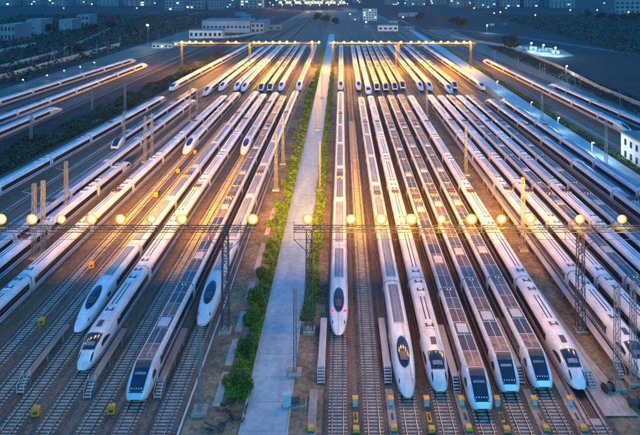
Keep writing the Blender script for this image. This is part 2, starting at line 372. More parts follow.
CAR = 25.0; GAP = 0.40
SPEC = {}
def make_type(k):
    """meshes of one kind of train: (part name, [(sub-part name, mesh)...]) for the head and the middle car"""
    S = {}
    if k == 'A': body = Body(PA, 11.0, 'A'); wm = mt['white']; HL = 25.6
    elif k == 'B': body = Body(PA, 7.2, 'B'); wm = mt['whiteb']; HL = 25.6
    else: body = Body(PC, 4.2, 'C'); wm = mt['bluew']; HL = 25.6
    n = body.n; CL = CAR - GAP
    ys = [0, .012, .035, .08, .15, .26, .45, .7] + [n*t for t in (.1,.14,.19,.25,.31,.38,.46,.55,.64,.73,.82,.91,1)]
    ys = sorted(set(round(y,3) for y in ys)); 
    S['head'] = body.shell(ys + [n+(HL-GAP-n)*t for t in (.33,.66,1)]).mesh('head_car', wm, True)
    S['mid'] = body.shell([n+1, n+1+CL*.33, n+1+CL*.66, n+1+CL])
    S['mid'].v = [(x, y-n-1, z) for x, y, z in S['mid'].v]; S['mid'] = S['mid'].mesh('passenger_car', wm, True)
    far = n + 2
    def xs(z): return body.xside(far, z)
    def win(sgn, y0, y1):
        b = MB(); y = y0
        zb, zt = (1.80, 2.52)
        zs = [zb-.24, 1.85, 2.2, 2.45, zt+.10, zt+.27]; rows = [[(sgn*(xs(z)+.009), q, z) for q in ((y0-2.4, y1+2.4) if sgn > 0 else (y1+2.4, y0-2.4))] for z in zs]
        g = MB().grid(rows); b.add(g.v, g.f)
        while y + 1.5 < y1:
            rows = [[(sgn*(xs(z)+.022), q, z) for q in ((y, y+1.5) if sgn > 0 else (y+1.5, y))] for z in (zb, 2.2, zt)]
            g = MB().grid(rows); b.add(g.v, g.f); y += 1.95
        return b.mesh('window_band', mt['glassw'])
    def door(sgn, y0):
        x = xs(1.6)+.02; xt = xs(2.7)+.02
        return MB().add([(sgn*x,y0,.75),(sgn*x,y0+.95,.75),(sgn*xt,y0+.95,2.72),(sgn*xt,y0,2.72)],[(0,1,2,3) if sgn>0 else (3,2,1,0)]).mesh('door', mt['boxg'])
    def stripe(sgn, y0, y1):
        x = xs(1.25)+.008; x2 = xs(1.05)+.008
        return MB().add([(sgn*x2,y0,1.05),(sgn*x2,y1,1.05),(sgn*x,y1,1.25),(sgn*x,y0,1.25)],[(0,1,2,3) if sgn>0 else (3,2,1,0)]).mesh('stripe', mt['sill'])
    bog = MB()
    bog.box(-1.15,1.15,-1.7,1.7,0.22,0.60)
    for yy in (-1.2,1.2):
        for s in (-1,1): bog.tube((s*0.80-0.07,yy,0.46),(s*0.80+0.07,yy,0.46),0.455,n=10)
    S['bogie'] = bog.mesh('bogie', mt['under'])
    S['gang'] = MB().box(-1.42,1.42,-.02,GAP+.02,0.6,3.30).box(-1.0,1.0,-.02,GAP+.02,3.302,3.52).mesh('gangway', mt['boxd'])
    zt = body.top
    def flat(b, x0, x1, y0, y1, h, z=None):
        """low box seated on the roof"""
        z = min(body.ztop(x0, far), body.ztop(x1, far)) if z is None else z
        return b.cbox(x0, x1, y0, y1, z-.05, z+h, min(.03, h*.5))
    def common(y0, y1):
        return [('window_band', win(-1,y0+3,y1-3)), ('window_band', win(1,y0+3,y1-3)), ('door', door(-1,y0+1)), ('door', door(1,y0+1)),
                ('stripe', stripe(-1,y0,y1)), ('stripe', stripe(1,y0,y1))]
    hs_, ms_ = [], []
    HE = HL-GAP
    if k == 'A':
        hs_ += common(12.0, HE); ms_ += common(0.2, CL)
        hs_.append(('cockpit_glass', body.patch(MB(), 3.9, 9.2, lambda t: 0.93*math.sqrt(max(0,1-(2*t-1)**2)), 0.03, 10, 16, 0.16).mesh('cockpit_glass', mt['glass'], True)))
        hs_.append(('glass_rim', body.patch(MB(), 3.7, 9.45, lambda t: 1.02*math.sqrt(max(0,1-(2*t-1)**2)), 0.012, 10, 16, 0.05).mesh('glass_rim', mt['boxg'], True)))
        hs_.append(('cab_panel', body.patch(MB(), 4.9, 6.3, lambda t: 0.50+.12*t, 0.20, 6, 4, 0.02).mesh('cab_panel', mt['cab'], True)))
        hs_.append(('glass_bar', body.patch(MB(), 6.65, 6.75, lambda t: 0.82, 0.20, 6, 1, 0.0).mesh('glass_bar', mt['boxd'], True)))
        for s in (-1,1):
            b = MB(); body.patch(b, 1.9, 2.6, lambda t: .09*math.sin(math.pi*(.1+.8*t)), .015, 4, 5, 0, x0=s*1.0)
            hs_.append(('headlight', b.mesh('headlight', mt['glass'], True)))
            b = MB(); body.sidepatch(b, s, 8.4, 9.8, 1.9, 2.5); hs_.append(('side_window', b.mesh('side_window', mt['glassw'])))
            b = MB(); body.sidepatch(b, s, 3.0, 12.0, lambda t: .95, lambda t: 1.12+.12*t, .01, 10, 1); hs_.append(('nose_stripe', b.mesh('nose_stripe', mt['sill'])))
        def roofA(y0, y1):
            out = []
            b = MB(); rows = [[(x, y, body.ztop(x, far)+.012) for x in (-.72,-.36,0,.36,.72)] for y in (y0, y1)]; g = MB().grid(rows); b.add(g.v, g.f)
            out.append(('roof_panel', b.mesh('roof_panel', mt['panelA'])))
            for s in (-1,1):
                out.append(('roof_rib', flat(MB(), s*.78-.05, s*.78+.05, y0, y1, .05).mesh('roof_rib', mt['boxd'])))
                out.append(('roof_rib', flat(MB(), s*.30-.03, s*.30+.03, y0+.4, y1-.4, .04).mesh('roof_rib', mt['boxg'])))
            b = MB(); b.cbox(-.85,.85,y0-.12,y0+.12,zt-.06,zt+.05,.02); out.append(('cross_strip', b.mesh('cross_strip', mt['boxg'])))
            return out
        hs_ += roofA(12.5, HE-1.0); ms_ += roofA(1.2, CL-1.0)
        pan = 'A'
    elif k == 'B':
        hs_ += common(9.0, HE); ms_ += common(0.2, CL)
        hs_.append(('windscreen', body.patch(MB(), 2.35, 4.75, lambda t: 1.02+.05*t, 0.022, 8, 6, 0.04).mesh('windscreen', mt['glass'], True)))
        hs_.append(('windscreen_surround', body.patch(MB(), 2.2, 4.95, lambda t: 1.16+.05*t, 0.010, 8, 6, 0.02).mesh('windscreen_surround', mt['boxd'], True)))
        hs_.append(('cab_panel', body.patch(MB(), 2.75, 3.35, lambda t: 0.70, 0.075, 6, 3, 0.0).mesh('cab_panel', mt['panelA'], True)))
        hs_.append(('wiper', MB().bar((-.1,2.3,body.ztop(.1,2.3)+.08),(.55,3.3,body.ztop(.55,3.3)+.08),.05).mesh('wiper', mt['boxd'])))
        hs_.append(('roof_hatch', body.patch(MB(), 6.0, 7.6, lambda t: .42, 0.03, 3, 3).mesh('roof_hatch', mt['boxd'])))
        for s in (-1,1):
            b = MB(); body.patch(b, 0.95, 2.05, lambda t: .13*math.sin(math.pi*(.15+.7*t)), .015, 4, 5, 0, x0=s*0.98)
            hs_.append(('headlight', b.mesh('headlight', mt['glass'], True)))
            b = MB(); body.sidepatch(b, s, 3.6, 6.6, lambda t: 2.0+.1*t, lambda t: 2.15+.65*math.sin(math.pi*min(1,.15+.8*t)), .015, 8, 3)
            hs_.append(('side_window', b.mesh('side_window', mt['glassw'])))
            b = MB(); body.sidepatch(b, s, 1.2, 9.0, lambda t: 1.0, lambda t: 1.12+.12*t, .01, 10, 1); hs_.append(('nose_stripe', b.mesh('nose_stripe', mt['sill'])))
        def roofB(y0, y1):
            out = []
            for s in (-1,1):
                out.append(('roof_groove', flat(MB(), s*.33-.10, s*.33+.10, y0+3.4, y1-6.2, .035).mesh('roof_groove', mt['black'])))
            for ya in (y0+.9, y1-5.0, y1-2.2):
                b = MB(); flat(b, -.75, .75, ya, ya+1.6, .13); out.append(('roof_unit', b.mesh('roof_unit', wm)))
                b = MB()
                for s in (-1,1):
                    b.cbox(s*.5-.16, s*.5+.16, ya+.35, ya+1.3, zt+.05, zt+.115, .02)
                b.cbox(-.30,.30,ya+.55,ya+.75,zt+.05,zt+.115,.02)
                out.append(('roof_vent', b.mesh('roof_vent', mt['boxd'])))
            return out
        hs_ += roofB(8.8, HE); ms_ += roofB(0.2, CL)
    else:
        hs_ += common(5.5, HE); ms_ += common(0.2, CL)
        hs_.append(('windscreen', body.patch(MB(), 0.42, 3.15, lambda t: 0.98+.13*t, 0.025, 8, 10, 0.05).mesh('windscreen', mt['glass'], True)))
        hs_.append(('brow_panel', body.patch(MB(), 3.17, 4.3, lambda t: 1.12, 0.02, 8, 5).mesh('brow_panel', mt['boxd'], True)))
        b = MB()
        for i in range(5):
            x = -.72+.36*i; z = body.ztop(x,.75)+.085
            b.ball((x,.75,z), .10, .10, .06, 6, 4)
        hs_.append(('headlamp_row', b.mesh('headlamp_row', mt['insul'])))
        b = MB(); rows = [[(x, y, body.ztop(x, y)+.10) for x in (-.8,-.4,0,.4,.8)] for y in (2.2,2.3,2.4,2.5)]; g = MB().grid(rows); b.add(g.v,g.f)
        hs_.append(('sun_blind', b.mesh('sun_blind', mt['panelA'])))
        for s in (-1,1):
            b = MB(); body.sidepatch(b, s, 2.6, 4.2, lambda t: 1.75, lambda t: 2.0+.75*math.sin(math.pi*(.15+.75*t)), .015, 8, 3)
            hs_.append(('side_window', b.mesh('side_window', mt['glassw'])))
        def roofC(y0, y1, m1, m2):
            out = []
            L = y1-y0; seg = [0, .17, .36, .52, .70, .86, 1.0]
            for i in range(6):
                a, e = y0+L*seg[i]+.06, y0+L*seg[i+1]-.06
                rows = [[(x, y, body.ztop(x, far)+.018) for x in (-1.12,-.6,0,.6,1.12)] for y in (a, e)]
                g = MB().grid(rows); out.append(('roof_panel', g.mesh('roof_panel', (m1 if i % 3 else m2))))
            b = MB(); b.cbox(-.85,.85,y0+L*.36+.3,y0+L*.36+2.6,zt-.02,zt+.22,.05); out.append(('air_conditioner', b.mesh('air_conditioner', mt['boxg'])))
            b = MB(); b.cbox(-.06,.06,y0+.5,y1-.5,zt-.02,zt+.05,.015); out.append(('roof_rib', b.mesh('roof_rib', mt['boxg'])))
            for s in (-1,1):
                b = MB(); b.cbox(s*1.2-.05,s*1.2+.05,y0,y1,zt-.2,zt+.03,.02); out.append(('roof_edge', b.mesh('roof_edge', mt['insul'])))
            b = MB()
            for s in (-1,1): b.ball((s*.3,y1-.5,zt+.16),.16,.16,.16,6,4)
            out.append(('insulator', b.mesh('insulator', mt['insul'])))
            b = MB(); b.tube((-1.35,y1+.1,zt-.5),(-1.2,y1+.1,zt+.10),.06); b.tube((-1.2,y1+.1,zt+.1),(1.2,y1+.1,zt+.1),.06); b.tube((1.2,y1+.1,zt+.1),(1.35,y1+.1,zt-.5),.06)
            out.append(('end_cable', b.mesh('end_cable', mt['boxd'])))
            return out
        hs_ += roofC(4.4, HE, mt['deckC'], mt['deckR']); ms_ += roofC(0.1, CL, mt['deckR'], mt['deckC'])
    # pantograph set for one car
    b = MB(); zp = zt+.02
    b.cbox(-.9,.9,0,2.2,zp-.05,zp+.12,.03)
    b.tube((-.45,.3,zp+.1),(-.45,2.0,zp+.38),.035,n=6); b.tube((.45,.3,zp+.1),(.45,2.0,zp+.38),.035,n=6)
    b.tube((-.45,2.0,zp+.38),(-.3,.2,zp+.55),.03,n=6); b.tube((.45,2.0,zp+.38),(.3,.2,zp+.55),.03,n=6)
    b.tube((-.85,.2,zp+.57),(.85,.2,zp+.57),.05,n=6)
    S['panto'] = b.mesh('pantograph', mt['pantog'])
    b = MB()
    for i,(x,y) in enumerate([(-.8,-.6),(.8,-.6),(-.3,-1.1),(.35,-1.3),(0,-.5),(-.6,-1.7),(.6,-2.0)]): b.ball((x,y,zp+.13),.17,.17,.17,6,4)
    S['pinsul'] = b.mesh('insulator', mt['boxg'])
    # one-piece versions for trains far away
    S['hs'], S['ms'], S['HL'] = hs_, ms_, HL
    return S
for k in 'ABC': SPEC[k] = make_type(k)
TAIL_RED = []
def train(k, track, y0, ncars, label, detail=2, group='high-speed trains in the yard', panto=(2,5), nose=(1,1)):
    S = SPEC[k]; h = hd(track)
    t = thing('bullet_train', label, 'train', (tx(track, y0), y0, 0), h, group)
    L = 2*S['HL'] + (ncars-2)*CAR
    y = 0.0
    for c in range(ncars):
        headc = c in (0, ncars-1)
        if c == 0: p = ob('head_car', S['head'], t, (0,0,0)); e = S['HL']
        elif c == ncars-1: p = ob('head_car', S['head'], t, (0, L, 0), math.pi); e = S['HL']
        else: p = ob('passenger_car', S['mid'], t, (0, y+GAP*0.0, 0)); e = CAR
        near = y0 + y
        for (nm, me) in (S['hs'] if headc else S['ms']):
            if detail == 2 or (detail == 1 and nm in ('roof_panel','cockpit_glass','windscreen','brow_panel','air_conditioner','roof_groove','window_band','windscreen_surround')):
                if near > 190 and nm in ('stripe','door','roof_rib','end_cable','insulator','roof_vent','nose_stripe','headlight'): continue
                ob(nm, me, p)
        if detail == 2 and near < 190:
            Lc = (S['HL'] if headc else CAR) - GAP
            for yy in ((5.5 if headc else 3.5), Lc-3.5): ob('bogie', S['bogie'], p, (0, yy, 0))
        if c < ncars-1: ob('gangway', S['gang'], p if c == 0 else p, (0, e-GAP if c == 0 else CAR-GAP, 0))
        if c in panto and not headc:
            q = ob('pantograph', S['panto'], p, (0, 17.0, 0))
            if detail == 2: ob('insulator', S['pinsul'], p, (0, 17.0, 0))
        y += e
    return t

NG = 'trains of the near row'; FG = 'trains of the far row'; OG = 'trains on the outer tracks'
LEN8 = 2*25.6+6*25.0
train('B','L5', 82, 8, 'long white train cut off by the left picture edge beside two empty tracks', group=NG)
train('A','L4', 94.8, 8, 'white bullet train with oval cockpit glass, nose leftmost of the near noses', group=NG)
train('B','L3', 85.5, 8, 'white train with sloped windscreen, beside the leftmost oval-glass bullet train', group=NG)
train('C','L2', 79.4, 8, 'blunt train with brown roof and big windscreen, the only blunt one at left', group=NG)
train('A','L1', 96.4, 8, 'blue-tinged bullet train with oval cockpit glass beside the lattice gantry column left of the road', group=NG)
train('A','L2b', 191.8, 4, 'short train whose nose stops midway behind the brown-roofed blunt train', detail=1, group=NG)
train('A','L4b', 192.5, 4, 'short train stopped midway just beyond the row of yellow boxes', detail=1, group=NG)
train('B','L6e', 181-LEN8, 8, 'white train whose tail ends left of the yellow lattice masts', group=NG)
train('A','L6', 75, 8, 'long train with pale roof running behind the tall yellow lattice masts at left', group=NG)
train('C','L6n', 198.6, 4, 'short train with upright white nose beyond the yellow lattice masts at left', detail=1, group=NG)
train('B','L7', 281-LEN8, 8, 'pale blue train on the outermost yard track beside the dark shrub bank', group=NG)
train('A','MID', 94, 8, 'white bullet train with two pink nose lamps, just right of the central road', group=NG)
train('A','R1', 79.9, 8, 'white oval-glass bullet train across an empty track from the pink-lamped train', group=NG)
train('B','R2', 81.1, 8, 'white train with sloped windscreen between an oval-glass bullet train and three blunt trains', group=NG)
train('C','R3', 77.7, 8, 'blunt train with gold-lit roof, its nose lowest of the three blunt trains', group=NG)
train('C','R4', 81.1, 8, 'blunt dark-roofed train, the middle one of the three side by side', group=NG)
train('C','R5', 81.9, 8, 'blunt dark-roofed train, rightmost of the three, next to the train over the pit', group=NG)
train('B','R6', 81.5, 8, 'white train with sloped windscreen over the inspection pit beside the concrete apron', group=NG)
train('B','R7', 83.4, 8, 'white train behind the right lattice masts, nose touching the right edge', group=NG)
train('B','R8', 82, 8, 'white-roofed train, second right of the dirt lane with lattice masts', group=NG)
train('C','R9', 82, 8, 'brown-roofed train, third right of the dirt lane with the lattice masts', group=NG)
train('B','R10', 82, 8, 'white-roofed train, fourth right of the dirt lane with the lattice masts', group=NG)
train('C','R11', 82, 8, 'brown-roofed train, fifth right of the dirt lane with the lattice masts', group=NG)
train('A','R12', 76, 8, 'pale train on the second track in from the right service road', group=NG)
train('A','R13', 76, 8, 'pale train on the yard track next to the right service road', group=NG)
train('A','RR1', 214, 8, 'long train on the outer track between the hedge and the far right train', detail=1, group=OG)
train('A','RR2', 318-LEN8, 8, 'white train on the outermost right track below the pale boundary wall', detail=1, group=OG)
train('A','LL1', 260-LEN8, 8, 'white train ending short of the others on the left outer tracks', detail=1, group=OG)
train('A','LL2', 395-LEN8, 8, 'long blue-lit train behind the shorter white one on the left outer tracks', detail=1, group=OG)
train('A','LL3', 418-LEN8, 8, 'blue-lit train farthest out on the left outer tracks', detail=1, group=OG)
far = [('B','L8',304,'far train alone at left edge of the far row beside the shrub bank'), ('A','L6',291,'far train second from left in the far row'),
       ('A','L6e',304,'far train third from left in the far row'), ('A','L5',304,'far train, left one of the white pair left of the gold-roofed ones'),
       ('A','L4b',302,'far train, right one of the white pair left of the gold-roofed ones'), ('C','L4',304,'far gold-roofed train, left one of three left of the road'),
       ('C','L3',304,'far gold-roofed train, middle one of three left of the road'), ('A','L2b',304,'far train, right one of three left of the road'),
       ('A','L1',305,'far train alone nearest the road on its left side'), ('A','MID',306,'far train nearest the road on its right side'),
       ('A','R1',306,'far train second right of the road, beyond the empty track'), ('B','R2',294,'far train third right of the road, nose ahead of its neighbours'),
       ('C','R3',305,'far blunt train, left one of four side by side right of the road'), ('C','R4',305,'far blunt train, second of four side by side right of the road'),
       ('C','R5',306,'far blunt train, third of four side by side right of the road'), ('C','R6',310,'far blunt train, last of four side by side right of the road'),
       ('A','R7',304,'far train left one of the pair beyond the dirt lane'), ('A','R8',304,'far train right one of the pair beyond the dirt lane'),
       ('A','R10',296,'far train, nearer one of two beside the dark gap at right'), ('C','R11',310,'far train, farther one of two beside the dark gap at right'),
       ('B','R13',306,'far train rightmost in the far row beside the service road')]
for k, tr, y, lab in far:
    train(k, tr, y, 8, lab, detail=1, group=FG, panto=(2,))
# pink lamps on the middle train
mid = [o for o in bpy.data.objects if o.get('label','').startswith('white bullet train with two pink')][0]
for s in (-1,1):
    q = ob('tail_lamp', MB().ball((s*1.12, 4.3, Body(PA,11.0,'A').ztop(1.12,4.3)+.08), .30, .30, .20, 10, 6).mesh('tail_lamp', em['red'], True), [c for c in mid.children if c.name.startswith('head_car')][0])

# ------------------------------------------------------------------ walkways, boxes, pads, paths between the tracks
def walkway(X, y0, y1, deckm, label, hw=0.55, z=1.05, rot=0.0):
    t = thing('boarding_walkway', label, 'walkway', (X, y0, -0.45), rot, 'boarding walkways between the tracks')
    ob('deck', MB().cbox(-hw,hw,0,y1-y0,z+.45-.22,z+.45,.04).mesh('deck', deckm), t)
    for i in range(int(min(80, y1-y0)/5)+1):
        for s in (-1,1): ob('post', POSTM, t, (s*(hw-.12), .3+i*5, 0))
    st = ob('stairs', MB().box(-hw+.02,-hw+.08,-1.7,0,0.0,.35).box(hw-.08,hw-.02,-1.7,0,0.0,.35).mesh('stringer', mt['post']), t)
    for i in range(5):
        ob('step', MB().box(-hw+.09,hw-.09,-1.7+.34*i,-1.7+.34*i+.30,.22+.23*i,.27+.23*i).mesh('step', mt['boxg']), st)
    for s in (-1,1):
        ob('handrail', MB().tube((s*(hw-.05),-1.7,.1),(s*(hw-.05),-1.7,1.2),.03,n=6).tube((s*(hw-.05),-1.7,1.2),(s*(hw-.05),0,2.3),.03,n=6).tube((s*(hw-.05),0,1.4),(s*(hw-.05),0,2.3),.03,n=6).mesh('handrail', mt['insul']), t)
    return t
POSTM = MB().box(-.1,.1,-.1,.1,0,1.28).mesh('post', mt['post'])
for X, yb, m, lab in ((-46.2,84,'brown','brown raised walkway with steps, at far left beside two empty tracks'),
                      (-36.1,83,'brown','brown raised walkway with steps beside the white train with trapezoid windscreen'),
                      (-26.1,83,'brown','brown raised walkway between the brown-roofed and the blue-tinged trains'),
                      (-2.95,86,'pale','pale raised walkway with steps left of the pink-lamped bullet train'),
                      (6.95,86,'pale','pale raised walkway between the empty track and the right oval-glass train'),
                      (16.75,84,'pale','pale raised walkway between the sloped-windscreen train and the left blunt train'),
                      (26.6,86,'pale','pale raised walkway between the middle and right blunt trains'),
                      (36.75,85,'pale','pale raised walkway with steps on the concrete apron beside the pit'),
                      (42.0,87,'pale','long pale walkway on posts along the dirt lane with lattice masts')):
    walkway(X, yb+0.0, 250 if X > 41 else yb+12.5, mt[m], lab)
# narrow concrete paths in the lanes and small pads at their ends
for X in (-3.95, 6.95, 16.8, 26.9, 32.0):
    strip('concrete_path', X-.5, X+.5, 50, 83.0, -0.30+.0, mt['path'])
    ob('kerb', MB().box(X-.55,X+.55,50,83.1,-.5,-.306).mesh('kerb', mt['fence']), kind='structure')
labs = ['beside the central road','just right of the pink-lamped train\'s track','left of the oval-glass train\'s track','between the oval-glass and the sloped-windscreen trains\' tracks',
        'left of the lowest blunt train\'s track','between the first two blunt trains\' tracks','between the last two blunt trains\' tracks','left of the inspection pit']
for X, lab in zip((-3.95,2.0,7.0,12.0,16.9,21.9,27.1,32.1), labs):
    t = thing('marker_pad', 'yellow marker block at the bottom, '+lab, 'marker block', (X,75.6,-0.30 if X in (-3.95,7.0,16.9,27.1,32.1) else -.5), 0, 'yellow marker blocks')
    ob('block', MB().cbox(-.42,.42,-.4,.4,0,.55,.06).mesh('block', mt['pad']), t); ob('base', MB().box(-.5,.5,-.5,.5,0,.1).mesh('base', mt['boxd']), t)
    if X > 0:
        t = thing('equipment_box', 'grey equipment box with yellow lid '+lab, 'equipment box', (X,80.3,-0.49), 0, 'grey equipment boxes')
        ob('box', MB().cbox(-.34,.34,-.4,.4,0,.95,.05).mesh('box', mt['boxg']), t); ob('lid', MB().cbox(-.4,.4,-.45,.45,.955,1.05,.03).mesh('lid', mt['pad']), t)
        t = thing('track_magnet', 'low yellow track device '+lab, 'track device', (X,77.9,-0.49), 0, 'low track devices')
        ob('plate', MB().cbox(-.3,.3,-.9,.9,0,.12,.03).mesh('plate', mt['pad']), t); ob('coil', MB().tube((0,-.5,.2),(0,.5,.2),.16,n=8).mesh('coil', mt['boxd']), t)
k = 0
for px, py, lab in ((36,413,'low at the left beside the leftmost walkway'),(111.5,411,'left of the brown-roofed blunt train\'s nose'),(42,322,'between the two empty tracks, nearest of its row'),
                (92,265,'between the two empty tracks, second of its row'),(156,194,'between the two empty tracks, third of its row'),(178,170,'between the two empty tracks, fourth of its row'),(195,151,'between the two empty tracks, last of its row')):
    X, Y = W(px, py+3, -.45)
    t = thing('signal_box', 'yellow trackside box '+lab, 'trackside box', (X,Y,-.49), 0.15, 'yellow trackside boxes')
    ob('housing', MB().cbox(-.5,.5,-.4,.4,.25,1.35,.12).mesh('housing', mt['yellow']), t)
    for s in (-1,1): ob('leg', MB().box(s*.38-.07,s*.38+.07,-.3,.3,0,.249).mesh('leg', mt['boxd']), t)
    ob('vent', MB().box(-.28,.28,-.412,-.395,.5,.9).mesh('vent', mt['boxd']), t)

# concrete apron and inspection pit under the train at the right
sheet('apron', [(31.4,77.4),(32.8,77.4),(32.8,95),(31.4,95)], -.29, mt['apron'])
sheet('apron', [(35.45,78.0),(40.6,78.0),(39.2,90),(38.2,110),(35.45,110)], -.30, mt['apron'])
ob('pit_edge', MB().cbox(32.85,35.42,76.4,77.39,-.3,-.18,.02).mesh('pit_edge', mt['apron']), kind='structure')
ob('pit_floor', MB().box(33.42,34.98,77.4,95,-.24,-.20).mesh('pit_floor', mt['black']), kind='structure')
ob('pit_edge', MB().cbox(32.85,33.40,77.4,95,-.3,-.178,.02).mesh('pit_edge', mt['apron']), kind='structure')
ob('pit_edge', MB().cbox(35.0,35.42,77.4,95,-.3,-.178,.02).mesh('pit_edge', mt['apron']), kind='structure')

# ------------------------------------------------------------------ lattice masts and lighting gantries
def lattice_meshes(h, w, t=0.10, bay=None, sm='steel'):
    bay = bay or w*1.25; n = max(3, int(h/bay)); tp = 0.72
    leg = [MB().bar((sx*w/2, sy*w/2, 0), (sx*w/2*tp, sy*w/2*tp, h), t).mesh('leg', mt[sm]) for sx in (-1,1) for sy in (-1,1)]
    b = MB()
    for i in range(n):
        z0, z1 = h*i/n, h*(i+1)/n; a0 = w/2*(1-(1-tp)*i/n); a1 = w/2*(1-(1-tp)*(i+1)/n)
        for f in range(4):
            c = [(-1,-1),(1,-1),(1,1),(-1,1)]; p, q = c[f], c[(f+1)%4]
            if i % 2: p, q = q, p
            b.bar((p[0]*a0,p[1]*a0,z0),(q[0]*a1,q[1]*a1,z1), t*.62)
            b.bar((p[0]*a1,p[1]*a1,z1),(q[0]*a1,q[1]*a1,z1), t*.55)
    return leg, b.mesh('lacing', mt[sm])
LAT = {}
BASEM = MB().cbox(-1.0,1.0,-1.0,1.0,0,.5,.06).mesh('footing', mt['path'])
def mast(X, Y, h, label, w=0.85, arms=(), group='lattice masts', me=True):
    key = (round(h), w)
    if key not in LAT: LAT[key] = lattice_meshes(round(h), w, .08)
    t = thing('lattice_mast', label, 'mast', (X,Y,-.49), 0, group)
    for l in LAT[key][0]: ob('leg', l, t)
    ob('lacing', LAT[key][1], t, kind='stuff')
    ob('footing', BASEM, t, (0,0,-.001))
    for s, z in arms:
        ob('cantilever', MB().tube((s*.3,0,z),(s*2.6,0,z+.5),.05,n=6).tube((s*.3,0,z+1.4),(s*2.6,0,z+.5),.04,n=6).mesh('cantilever', mt['steel']), t)
    return t
ml = [((34,258),16,'yellow-lit lattice mast with an arm, left one of the left edge pair'),((43,254),16,'yellow-lit lattice mast, right one of the left edge pair'),
      ((66,222),15,'yellow-lit lattice mast with an arm, behind the left edge pair'),
      ((145,162),15,'lattice mast, left one of the pair in the left mid-distance'),((152,158),15,'lattice mast, right one of the pair in the left mid-distance'),
      ((190,121),15,'lattice mast among the noses of the left far row'),((197,116),14,'lattice mast just right of the one among the left far noses'),
      ((276,190),16,'lattice mast between the blue-tinged train and the hedge'),((283,164),15,'lattice mast farther up between the hedge and the left trains'),
      ((523,250),16,'yellow-lit lattice mast in the dirt lane just behind the near lamp row'),((466,175),15,'lattice mast in the dirt lane in the middle distance'),
      ((427,116),15,'lattice mast in the dirt lane near the end of the near row'),((396,66),15,'lattice mast in the dirt lane near the far lamp row'),
      ((617,388),15,'lattice mast, left one of the close pair at the right edge'),((633,383),15,'lattice mast, right one of the close pair at the right edge'),
      ((295,374),13,'slender lattice mast on the right side of the central road at its near end'),((200,412),12,'slender lattice mast on a block footing left of the hedge at the near end'),
      ((542,121),13,'lattice mast on the right service road beyond the bright pools'),((606,166),15,'lattice mast beside the white building on the right'),
      ((124,148),13,'lattice mast on the shrub bank at the left, the nearer one'),((500//4,112),13,'lattice mast on the shrub bank at the left, the farther one'),
      ((92,112),12,'thin mast on the shrub bank behind the shorter white outer train'),((31,146),13,'lattice mast standing before the left outer trains'),
      ((320,190),14,'slim lattice mast on the right verge of the road in the middle distance'),((318,130),14,'slim lattice mast on the right verge of the road farther up'),
      ((322,98),14,'slim lattice mast on the right verge near the far noses')]
for (px, py), h, lab in ml:
    X, Y = W(px, py, -.45)
    mast(X, Y, h, lab, w=0.5 if ('slender' in lab or 'slim' in lab or 'thin' in lab) else 0.8, arms=((-1, h-2.2),) if 'arm' in lab else ())

GZ = 17.4
def gantry(x0, x1, Y, cols, label, zt=GZ, brackets=()):
    t = thing('lighting_gantry', label, 'gantry', (0, Y, -.49), 0, 'lamp gantries across the yard')
    for sy in (-.5, .5):
        ob('top_chord', MB().bar((x0,sy,zt+.45),(x1,sy,zt+.45),.11).mesh('top_chord', mt['truss']), t)
        ob('lower_chord', MB().bar((x0,sy,zt-.75+.45),(x1,sy,zt-.75+.45),.10).mesh('lower_chord', mt['truss']), t)
    b = MB(); n = int((x1-x0)/1.2); st = (x1-x0)/n
    for i in range(n):
        a, e = x0+i*st, x0+(i+1)*st; p, q = (zt+.45, zt-.30) if i % 2 else (zt-.30, zt+.45)
        for sy in (-.5,.5): b.bar((a,sy,p),(e,sy,q),.05)
        b.bar((a,-.5,zt+.45),(e,.5,zt+.45),.04)
    ob('web', b.mesh('web', mt['truss']), t, kind='stuff')
    ob('tie_wire', MB().tube((x0,0,zt-2.2+.45),(x1,0,zt-2.2+.45),.035,n=6).mesh('tie_wire', mt['truss']), t)
    key = (round(zt-.3,1), 'g')
    if key not in LAT: LAT[key] = lattice_meshes(zt-.35, 1.25, .12, sm='truss')
    for X in cols:
        c = ob('column', LAT[key][1], t, (X,0,0))
        for l in LAT[key][0]: ob('leg', l, c)
        ob('footing', BASEM, c, (0,0,-.001))
        for s in (-1,1):
            ob('brace', MB().bar((0,0,zt-4.2),(s*2.6,0,zt-1.75),.09).mesh('brace', mt['truss']), c)
            ob('hanger', MB().bar((s*2.6,0,zt-1.8),(s*2.6,0,zt+1.2),.08).mesh('hanger', mt['truss']), c)
    return t
Y1, Y2 = 97.0, 388.0
gantry(-78, -14.3, Y1, (-19.6,-63.5), 'near lamp gantry over the left half of the yard, ending beside the hedge')
gantry(-8.0, 68, Y1, (-5.4,40.6), 'near lamp gantry over the right half of the yard, starting beside the road')
gantry(-112, -14.3, Y2, (-19.6,-62,-108), 'far lamp gantry over the left half of the yard')
gantry(-8.0, 92, Y2, (-5.4,39.0,88), 'far lamp gantry over the right half of the yard')

